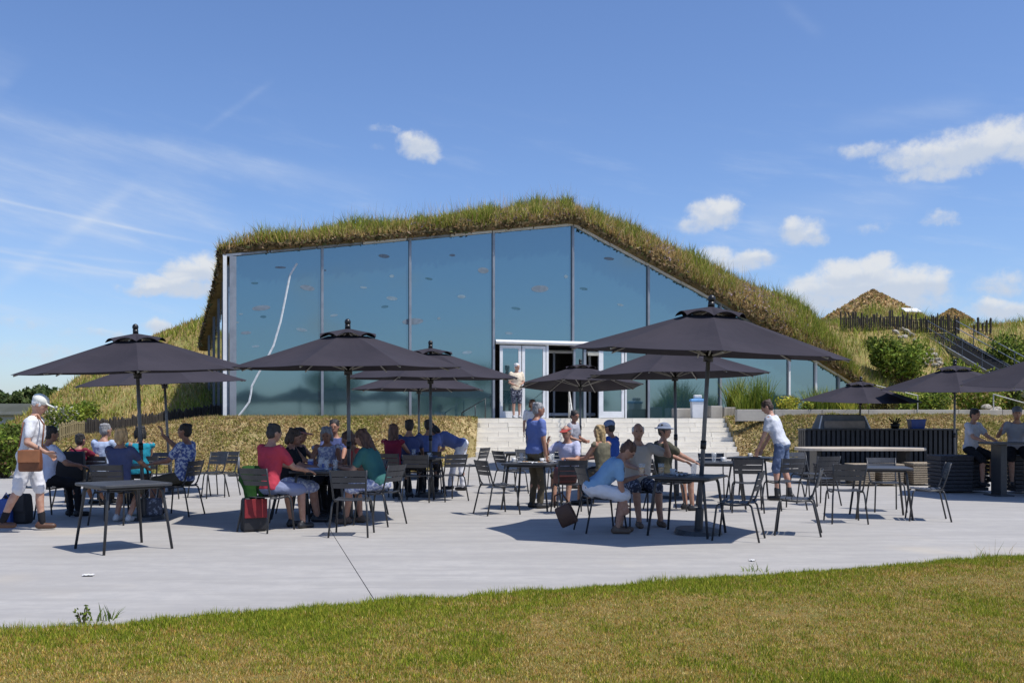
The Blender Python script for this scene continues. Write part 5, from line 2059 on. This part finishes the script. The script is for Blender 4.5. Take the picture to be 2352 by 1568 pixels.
# ---- picket fence on the left
m_pick = mat('dark_picket_wood', (0.055, 0.045, 0.036), 0.9, (0.03, 0.026, 0.022), 4, 0.5, 20, stretch=(4, 4, .5))
m_pick2 = mat('pale_picket_wood', (0.30, 0.24, 0.12), 0.9, (0.2, 0.16, 0.08), 4, 0.5, 20, stretch=(4, 4, .5))


def picket_fence(name, label, pts, zf, h, n, m, m2=None, jit=.06, w=.07, rail=True):
    t = thing(name, label, 'fence', pts[0])
    off_ = Vector(t.location)
    L = [0]
    for a, b in zip(pts, pts[1:]):
        L.append(L[-1] + (Vector(b) - Vector(a)).length)
    base_pts = []
    for i in range(n):
        s = L[-1] * i / (n - 1)
        k = max(j for j in range(len(pts)) if L[j] <= s + 1e-6)
        k = min(k, len(pts) - 2)
        f_ = (s - L[k]) / (L[k + 1] - L[k])
        p = Vector(pts[k]).lerp(Vector(pts[k + 1]), f_)
        p.z = zf(p.x, p.y)
        base_pts.append(p)
        hh = h * (1 + random.uniform(-jit, jit) * 2)
        q = MB()
        r_ = w / 2 * random.uniform(.8, 1.15)
        dx, dy = random.uniform(-.02, .02), random.uniform(-.02, .02)
        ring = lambda z, s_: [V((p.x - off_.x + dx * z + r_ * s_ * math.cos(a), p.y - off_.y + dy * z + r_ * s_ * math.sin(a), p.z - off_.z - .15 + z)) for a in (0, 1.05, 2.1, 3.14, 4.19, 5.24)]
        q.ring_loft([ring(0, 1), ring(hh + .1, 1), ring(hh + .15, .45)])
        q.build('picket', m2 if (m2 and random.random() < .3) else m, t)
    if rail:
        for zz in (.3, .8):
            q = MB()
            q.tube([p - off_ + V((0, .03, h * zz)) for p in base_pts[::4] + [base_pts[-1]]], .02, 6)
            q.build('rail', m, t)
    return t


fp = [P(196, 985, 30.0), P(250, 980, 30.4), P(310, 975, 30.9), P(390, 962, 31.8), P(455, 955, 32.6), P(512, 955, 33.0)]
picket_fence('picket_fence', 'dark wooden picket fence climbing towards the left flank of the building', [(p.x, p.y, 0) for p in fp], bank_left_z, .50, 84, m_pick, None, .06, .075)
fp = [P(138, 985, 28.6), P(165, 985, 29.2), P(192, 985, 29.9)]
picket_fence('picket_fence', 'short pale picket fence left of the dark one', [(p.x, p.y, 0) for p in fp], bank_left_z, .50, 14, m_pick2, None, .05, .06)
# dark palisade on the hill to the right
fp = [(XX(1932, 47.8), 47.8, 0), (XX(2000, 48.4), 48.4, 0), (XX(2080, 49.0), 49.0, 0), (XX(2203, 49.7), 49.7, 0)]
pal = picket_fence('palisade', 'dark wooden palisade along the crest of the right hill', fp, hill_z, .80, 62, m_pick, None, .12, .085)
fp = [(XX(2238, 49.8), 49.8, 0), (XX(2275, 50.0), 50.0, 0)]
picket_fence('palisade', 'short palisade right of the head of the dark metal stairs', fp, hill_z, .72, 5, m_pick, None, .15, .12)

# ---- dark metal stairs on the hill
ms = thing('metal_stairs', 'dark metal stairs with hand rails descending the right hill', 'stairs', (20.9, 47, 0))
XA, XB = 20.35, 21.75
y1, z1, y2, z2 = 48.8, 5.45, 37.4, 1.62
nt = 26
for i in range(nt):
    f_ = i / (nt - 1)
    y, z = y1 + (y2 - y1) * f_, z1 + (z2 - z1) * f_
    q = MB()
    q.box(((XA + XB) / 2 - 20.9, y - 47, z), (XB - XA - .08, .30, .035))
    q.build('tread', m_alu_d, ms)
    q = MB()
    q.box(((XA + XB) / 2 - 20.9, y - 47 + .14, z + .09), (XB - XA - .08, .012, .14))
    q.build('riser', m_rib_dark, ms)
for x in (XA, XB):
    q = MB()
    q.ring_loft([[V((x - 20.9 + sx_ * .025, y1 + .2 - 47, z1 + dz)) for sx_, dz in ((-1, -.12), (1, -.12), (1, .10), (-1, .10))], [V((x - 20.9 + sx_ * .025, y2 - .2 - 47, z2 + dz)) for sx_, dz in ((-1, -.12), (1, -.12), (1, .10), (-1, .10))]])
    q.build('stringer', m_alu if x == XA else m_alu_d, ms)
for x in (XA, XB):
    for dz in (.80, .45):
        q = MB()
        q.tube([(x - 20.9, y1 - 47 + .1, z1 + dz), (x - 20.9, y2 - 47, z2 + dz)], .022, 6)
        q.build('rail', m_alu if x == XB else m_alu_d, ms)
    for i in range(7):
        f_ = i / 6
        y, z = y1 + (y2 - y1) * f_, z1 + (z2 - z1) * f_
        q = MB()
        q.tube([(x - 20.9, y - 47, z - .1), (x - 20.9, y - 47, z + .82)], .022 if i else .05, 6)
        q.build('baluster', m_alu_d if i else m_pick, ms)

# ---- pavilions on the skyline
m_thatch = mat('brown_thatch', (0.40, 0.28, 0.13), 0.95, (0.25, 0.17, 0.07), 3.0, 0.8, 10)


def pavilion(px, py, d, r, hgt, label, green=.2):
    top = P(px, py, d)
    zb = top.z - hgt
    t = thing('thatched_hut', label, 'hut', (top.x, top.y, zb))
    q = MB()
    q.disc((0, 0, -1.6), r * .75, 1.7, 16)
    q.build('wall', m_pick, t)
    rings = []
    for j in range(9):
        v = j / 8
        rr = r * (1 - v) ** .92 + .04
        rings.append([V((rr * math.cos(2 * math.pi * k / 28) * (1 + .03 * math.sin(k * 5 + j)), rr * math.sin(2 * math.pi * k / 28), hgt * v - .1 * (1 - v) + .05 * math.sin(k * 2.3 + j * 1.7) * (1 - v))) for k in range(28)])
    q = MB()
    q.ring_loft(rings)
    q.build('roof', m_thatch, t, True)
    q = MB()
    q.disc((0, 0, hgt - .08), .13, .2, 10, .07)
    q.build('roof_cap', m_pick, t)
    n = 2600
    a = RNG.random(n) * 2 * math.pi
    v = RNG.random(n) ** 1.2
    rr = r * (1 - v) ** .92 + .05
    pts = np.stack([rr * np.cos(a), rr * np.sin(a), hgt * v + .02], 1)
    o = leaves('straw', pts, np.full(n, .11), pick([(0.50, .34, .16), (.36, .24, .10), (.60, .43, .22), (.25, .22, .07)], n, .3), m_leaf, t, 1.6)
    o['kind'] = 'stuff'
    return t


pavilion(2005, 668, 58, 3.0, 1.75, 'brown thatched hut roof with a pointed top on the right skyline')
pavilion(2187, 711, 62, 1.2, .75, 'tiny thatched hut roof right of the pointed one on the skyline')
ws = thing('white_screen', 'small white tilted board above the palisade', 'board', P(2092, 717, 54), .2)
q = MB()
q.box((0, 0, .12), (.95, .5, .05), Matrix.Rotation(.5, 4, 'X'))
q.build('panel', m_white, ws)
q = MB()
for s in (-.4, .4):
    q.tube([(s, 0, .1), (s, 0, -1.4)], .03, 6)
q.build('posts', m_frame, ws)

# ---- rocks
m_rock = mat('white_limestone', (0.46, 0.42, 0.36), 0.9, (0.24, 0.21, 0.17), 3, 0.6, 8)
rock_me = []
for k in range(4):
    q = MB()
    q.ell((0, 0, 0), (1, .8, .65), None, 9, 6)
    for v in q.v:
        v *= 1 + .35 * mnoise.noise(v * 1.7 + V((k * 9, 0, 0)))
    me = q.mesh('rock')
    me.materials.append(m_rock)
    rock_me.append(me)


def rock(px, py, zf, s, d=None):
    # walk along the sight line until it meets the slope
    dd = d
    if dd is None:
        dd = 36.0
        for i in range(300):
            p = P(px, py, 36 + i * .06)
            if zf(p.x, p.y) >= p.z:
                break
            dd = 36 + i * .06
    p = P(px, py, dd)
    o = bpy.data.objects.new('rock', random.choice(rock_me))
    o.location = (p.x, p.y, zf(p.x, p.y) + s * .25)
    o.scale = (s * random.uniform(.8, 1.3), s, s * random.uniform(.7, 1.1))
    o.rotation_euler = (random.random(), random.random(), random.random() * 6)
    link(o)
    return o


RK = [(2058, 766, .22), (2070, 760, .20), (2084, 764, .24), (2078, 776, .18), (2094, 772, .16), (2100, 782, .14), (2066, 778, .15),
      (2130, 815, .22), (2142, 822, .26), (2152, 830, .2), (2136, 832, .24), (2160, 838, .22), (2148, 842, .2), (2125, 838, .18), (2170, 846, .16), (2116, 826, .16), (2140, 806, .15)]
for i, (px, py, s) in enumerate(RK):
    o = rock(px, py, hill_z, s)
    tag(o, 'pale rock in the upper heap of rocks below the palisade' if i < 7 else 'pale rock in the lower heap of rocks above the parasols', 'rock', 'pale rocks heaped below the palisade' if i < 7 else 'pale rocks heaped on the slope')
for i, (px, py, s) in enumerate([(2272, 915, .26), (2284, 925, .22), (2266, 930, .2), (2280, 938, .28), (2292, 905, .16)]):
    p = P(px, py, 34.5)
    o = bpy.data.objects.new('rock', rock_me[i % 4])
    o.location = (p.x, p.y, 1.6 + .12 * i % .3)
    o.scale = (s, s, s * .8)
    link(o)
    tag(o, 'pale rock at the foot of the dark metal stairs', 'rock', 'pale rocks at the foot of the metal stairs')
for i, (px, py, s) in enumerate([(6, 1072, .16), (14, 1085, .15), (30, 1092, .13), (0, 1096, .16), (44, 1080, .12), (22, 1070, .12)]):
    p = G(px, py)
    o = bpy.data.objects.new('rock', rock_me[i % 4])
    o.location = (p.x, p.y, .06)
    o.scale = (s, s, s * .8)
    link(o)
    tag(o, 'pale stone at the edge of the paving on the far left', 'rock', 'pale stones at the left edge of the paving')

# ---- shrubs and planting
m_stem = mat('stem_brown', (0.09, 0.065, 0.04), 0.9)


def shrub(name, label, p, r, h, n, size, cols, cat='shrub', stems=7, group=None, squash=1.0):
    t = thing(name, label, cat, p, random.random() * 6, group)
    q = MB()
    cl = []
    for k in range(stems):
        a, rr = random.random() * 6.28, r * random.uniform(.2, .8)
        tip = V((rr * math.cos(a), rr * math.sin(a), h * random.uniform(.6, .95)))
        q.tube([(tip.x * .15, tip.y * .15, -.05), (tip.x * .6, tip.y * .6, tip.z * .55), tip], .018 * (h + .3), 5, .004)
        cl.append((tip, r * random.uniform(.3, .5)))
        cl.append((V((tip.x * .7, tip.y * .7, tip.z * .55)), r * random.uniform(.3, .5)))
    q.build('stem', m_stem, t)
    pts = []
    for k in range(n):
        c, s_ = random.choice(cl)
        v = V((random.gauss(0, 1), random.gauss(0, 1), random.gauss(0, 1))).normalized() * s_ * random.random() ** .4
        pts.append((c.x + v.x, c.y + v.y, max(.02, c.z + v.z * squash)))
    leaves('foliage', np.array(pts), np.full(n, size), pick(cols, n, .3), m_leaf, t)
    return t


def reed(name, label, p, r, h, n, w, cols, cat='plant', lean=.35, group=None):
    t = thing(name, label, cat, p, 0, group)
    a = RNG.random(n) * 6.28
    rr = r * np.sqrt(RNG.random(n))
    pts = np.stack([rr * np.cos(a), rr * np.sin(a), np.zeros(n) - .02], 1)
    blades('foliage', pts, h * (.55 + .45 * RNG.random(n)), np.full(n, w), pick(cols, n, .25), m_blade, t, lean)
    return t


DKG = [(0.085, 0.125, 0.025), (0.12, 0.16, 0.035), (0.065, 0.095, 0.022), (0.15, 0.19, 0.045)]
LTG = [(0.19, 0.26, 0.035), (0.25, 0.31, 0.05), (0.14, 0.20, 0.03), (0.30, 0.33, 0.07)]
YLG = [(0.50, 0.45, 0.06), (0.33, 0.35, 0.05), (0.58, 0.52, 0.10), (0.24, 0.27, 0.04)]


def on_hill(px, d, dz=0):
    x = XX(px, d)
    return (x, d, hill_z(x, d) + dz)


shrub('bush', 'large dark green bush on the slope below the palisade', on_hill(2080, 41.8), 1.2, 1.6, 2000, .085, DKG[:2] + LTG[:3] + LTG[:3], 'bush', 16)
shrub('bush', 'loose green bush left of the largest one on the slope', on_hill(2035, 42.5), .9, 1.5, 2200, .085, DKG + LTG, 'bush', 10)
shrub('bush', 'low green bush above the right hand parasols', on_hill(2150, 39.6), .9, .9, 1500, .08, LTG + DKG[:1], 'bush', 9)
shrub('bush', 'bush left of the dark metal stairs', on_hill(2215, 42.5), .9, 1.0, 1800, .08, LTG + YLG[1:2] + DKG[:1], 'bush', 9)
shrub('bush', 'hedge like bush at the far right skyline', on_hill(2345, 45.0), 1.5, 1.3, 3600, .09, LTG + DKG, 'bush', 14)
shrub('bush', 'bush right of the dark metal stairs', on_hill(2330, 41.5), 1.2, 1.2, 2600, .09, DKG + LTG, 'bush', 12)
shrub('bush', 'broad green bush behind the rightmost parasols', on_hill(2245, 35.6), 1.0, 1.1, 2400, .07, LTG + STRAW[:1], 'bush', 12)
shrub('bush', 'dark bush at the foot of the metal stairs', on_hill(2308, 37.2), .7, 1.2, 1600, .07, DKG + [(0.1, .06, .03)], 'bush', 9)
shrub('bush', 'brownish low bush behind the ribbed counter', on_hill(2010, 33.0), .75, .62, 1500, .055, [(0.14, .13, .04), (.1, .09, .03), (.17, .16, .05)], 'bush', 9)
shrub('bush', 'green low bush right of the brownish one', on_hill(2075, 33.2), .9, .68, 1900, .055, LTG, 'bush', 9)
shrub('bush', 'green bush beside the pole of the right parasol', on_hill(2145, 33.0), .8, .75, 1700, .055, LTG + DKG[:2], 'bush', 9)
reed('reeds', 'tall bright green reeds in front of the glass right of the doors', on_hill(1742, 32.6), .42, 1.5, 380, .024, LTG + DKG[:1])
reed('reeds', 'slim yellow green reeds next to the concrete blocks', on_hill(1690, 33.6), .28, 1.55, 240, .03, YLG[1:] + LTG)
reed('reeds', 'low reeds between the slim and the tall ones', on_hill(1712, 32.4), .3, .9, 260, .028, LTG + YLG[1:2])
shrub('flowering_shrub', 'low yellow flowering shrub on the kerb right of the reeds', on_hill(1812, 31.6), .55, .50, 1300, .05, YLG, 'shrub', 9)
shrub('flowering_shrub', 'small yellow green shrub next to the yellow flowers', on_hill(1850, 31.4), .3, .42, 600, .045, YLG[1:3] + LTG, 'shrub', 6)
reed('reeds', 'yellow green upright reeds behind the left end of the counter', on_hill(1882, 32.0), .42, 1.05, 420, .026, YLG[1:2] + LTG)
reed('reeds', 'reeds beside the pole of the low parasol', on_hill(1915, 32.2), .4, 1.0, 380, .026, LTG + YLG[2:3])
reed('reeds', 'thin reeds under the low parasol', on_hill(1950, 31.6), .22, .7, 160, .022, YLG)
reed('reeds', 'green reeds at the toe of the hill near the last glass pane', on_hill(1968, 34.2), .4, 1.0, 360, .028, LTG)
shrub('shrub', 'green shrub against the last triangular glass pane', on_hill(1945, 34.4), .55, .8, 1100, .055, DKG + LTG, 'shrub', 8)
# pale cross rail in the planting
pr = thing('planting_rail', 'thin pale rail slanting through the planting behind the counter', 'rail', P(2005, 890, 32.2), 0)
q = MB()
a_ = P(2005, 880, 32.2)
q.tube([(0, 0, .1), P(2108, 908, 31.8) - Vector(pr.location)], .014, 6)
q.build('rail', m_rail, pr)
q = MB()
q.tube([P(2108, 908, 31.8) - Vector(pr.location), P(2108, 950, 31.8) - Vector(pr.location)], .011, 6)
q.build('post', m_rail, pr)
pr = thing('planting_rail', 'thin pale rail before the foot of the dark metal stairs', 'rail', P(2282, 905, 33), 0)
q = MB()
q.tube([(0, 0, 0), P(2370, 930, 32.2) - Vector(pr.location)], .018, 6)
q.build('rail', m_rail, pr)
q = MB()
q.tube([(0, 0, 0), (0, 0, -.7)], .02, 6)
q.build('post', m_rail, pr)

# left edge shrubs
def on_left(px, d, dz=0):
    x = XX(px, d)
    return (x, d, max(bank_left_z(x, d), -.02) + dz)


shrub('bush', 'green and brown bush at the left edge behind the old man', on_left(8, 24.6), .75, .95, 2400, .06, DKG + LTG + [(0.16, .1, .05)], 'bush', 12)
shrub('bush', 'dark bush at the left edge above the green one', on_left(28, 31.0), .7, .45, 2200, .075, DKG, 'bush', 11)
shrub('bush', 'dark bush cut off at the left edge', on_left(-30, 28.0), .8, .7, 2400, .07, DKG + LTG[:1], 'bush', 11)
shrub('flowering_shrub', 'shrub with whitish flowers right of the white cap', on_left(135, 30.2), .55, 1.0, 1100, .055, LTG + [(0.5, .48, .4), (.42, .42, .32)], 'shrub', 8)
shrub('bush', 'yellow green bush between the white flowers and the pale pickets', on_left(172, 31.5), .7, .95, 1500, .06, YLG[1:2] + LTG, 'bush', 9)
shrub('bush', 'dark green bush above the pale pickets', on_left(195, 33.5), .55, .9, 1100, .06, DKG + LTG[:1], 'bush', 8)
reed('grass_tuft', 'green tuft growing at the foot of the left bank', on_left(100, 27.2), .6, .5, 300, .03, LTG + STRAW[:1])

# weeds along the lawn's edge
gp = G(190, 1432)
shrub('weed', 'small leafy weed at the lawn edge on the left', (gp.x, gp.y, 0), .07, .12, 46, .02, DKG + LTG[:1], 'weed', 5)
gp = G(235, 1424)
reed('weed', 'taller thin weed right of the leafy one at the lawn edge', (gp.x, gp.y, 0), .10, .17, 24, .012, DKG + LTG[:1], 'weed', .9)
gp = G(2285, 1290)
reed('weed', 'thin stalks growing at the lawn edge on the far right', (gp.x, gp.y, 0), .22, .30, 16, .006, STRAW[:2] + LTG[:1], 'weed', .5)
gp = G(1735, 1312)
reed('weed', 'small tuft at the lawn edge near the nearest chairs', (gp.x, gp.y, 0), .12, .12, 30, .008, LTG, 'weed', .7)

# ---- far trees on the left, long grey shed and hedge
m_bark = mat('bark', (0.08, 0.06, 0.045), 0.95, (0.05, 0.04, 0.03), 3, .5, 10)


def tree(label, p, r, h, n, size, cols, group=None):
    t = thing('tree', label, 'tree', p, random.random() * 6, group)
    q = MB()
    q.tube([(0, 0, -.1), (.1, 0, h * .3), (0, .1, h * .6)], .05 * h ** .8 * .7, 8, .05)
    for k in range(5):
        a = k * 1.26 + random.random()
        q.tube([(0, 0, h * .28 + k * .06 * h), (r * .5 * math.cos(a), r * .5 * math.sin(a), h * (.5 + .07 * k))], .02 * h ** .8, 6, .02)
    q.build('trunk', m_bark, t)
    cl = []
    for k in range(15):
        a, rr = random.random() * 6.28, r * math.sqrt(random.random()) * .8
        zz = h * random.uniform(.35, .86)
        zz = min(zz, h * (.92 - .35 * (rr / r) ** 2))
        cl.append((V((rr * math.cos(a), rr * math.sin(a), zz)), r * random.uniform(.22, .42)))
    pts, cc = [], []
    for k in range(n):
        i = random.randrange(len(cl))
        c, s_ = cl[i]
        v = V((random.gauss(0, 1), random.gauss(0, 1), random.gauss(0, .8))).normalized() * s_ * random.random() ** .35
        pts.append((c.x + v.x, c.y + v.y, c.z + v.z))
    leaves('crown', np.array(pts), np.full(n, size), pick(cols, n, .3), m_leaf, t)
    return t


FAR = [(0.09, 0.135, 0.045), (0.125, 0.165, 0.06), (0.075, 0.105, 0.04), (0.15, 0.19, 0.07)]
TL = ['broad far tree cut by the left picture edge', 'dark round tree at the left picture edge in the far row', 'paler tree second from the left edge in the far row', 'dark tree third from the left edge in the far row',
      'pale tree just above the white cap in the far row', 'dark tree right of the white cap in the far row', 'pale tree before the left end of the dry mound', 'dark tree half hidden behind the dry mound',
      'last pale tree of the far row behind the mound', 'low dark tree between the first two of the far row', 'low pale tree in the gap above the white cap', 'dark tree just outside the left edge', 'pale tree well outside the left edge']
for i, (px, py, w) in enumerate([(-60, 890, 60), (-10, 884, 62), (34, 892, 50), (70, 886, 56), (100, 884, 52), (132, 888, 50), (165, 890, 52), (198, 896, 50), (230, 900, 44), (14, 899, 46), (118, 897, 44), (-110, 886, 60), (-170, 884, 70)]):
    d = 150 + 14 * (i % 3)
    p = P(px, py, d)
    r_ = w * d / FOC / 2 * 1.35
    tree(TL[i], (p.x, p.y, -.1), r_, p.z + .3, 1500, .42, FAR if i % 2 else FAR[:1] + FAR[2:3], 'round trees in the far row' if i % 2 == 0 else 'darker trees in the far row')
# the same wood goes on behind the camera and shows as a reflection in the glass
for i, (x, y, r_, h) in enumerate([(24, -34, 3.6, 7.4), (32, -28, 3.2, 6.2), (40, -31, 4.0, 7.8), (48, -24, 3.6, 6.8)]):
    tree('leafy tree behind the camera seen only as a reflection', (x, y, -.05), r_, h, 1300, .24, FAR, 'trees behind the camera')
sh = thing('grey_shed', 'long low grey shed before the far trees on the left', 'shed', P(30, 950, 112), 0)
c0 = P(30, 950, 112)
q = MB()
q.box((0, 0, 1.0 - c0.z), (15, 5, 2.0))
q.build('wall', mat('pale_render', (0.42, 0.42, 0.42), .9), sh)
q = MB()
hz = 1.75 - c0.z
q.ring_loft([[V((-7.9, y, hz + z)) for y, z in ((-3, 0), (0, 1.25), (3, 0), (3, -.1), (-3, -.1))], [V((7.9, y, hz + z)) for y, z in ((-3, 0), (0, 1.25), (3, 0), (3, -.1), (-3, -.1))]])
q.build('roof', mat('roof_grey', (0.075, 0.08, 0.065), .9, (.055, .06, .045), .4), sh)
for i in range(5):
    p = P(-40 + i * 42, 975, 66)
    shrub('bush', 'dark bush in the row below the grey shed', (p.x, p.y, -.05), 1.3, .8, 900, .16, DKG, 'bush', 9, 'dark bushes below the grey shed')
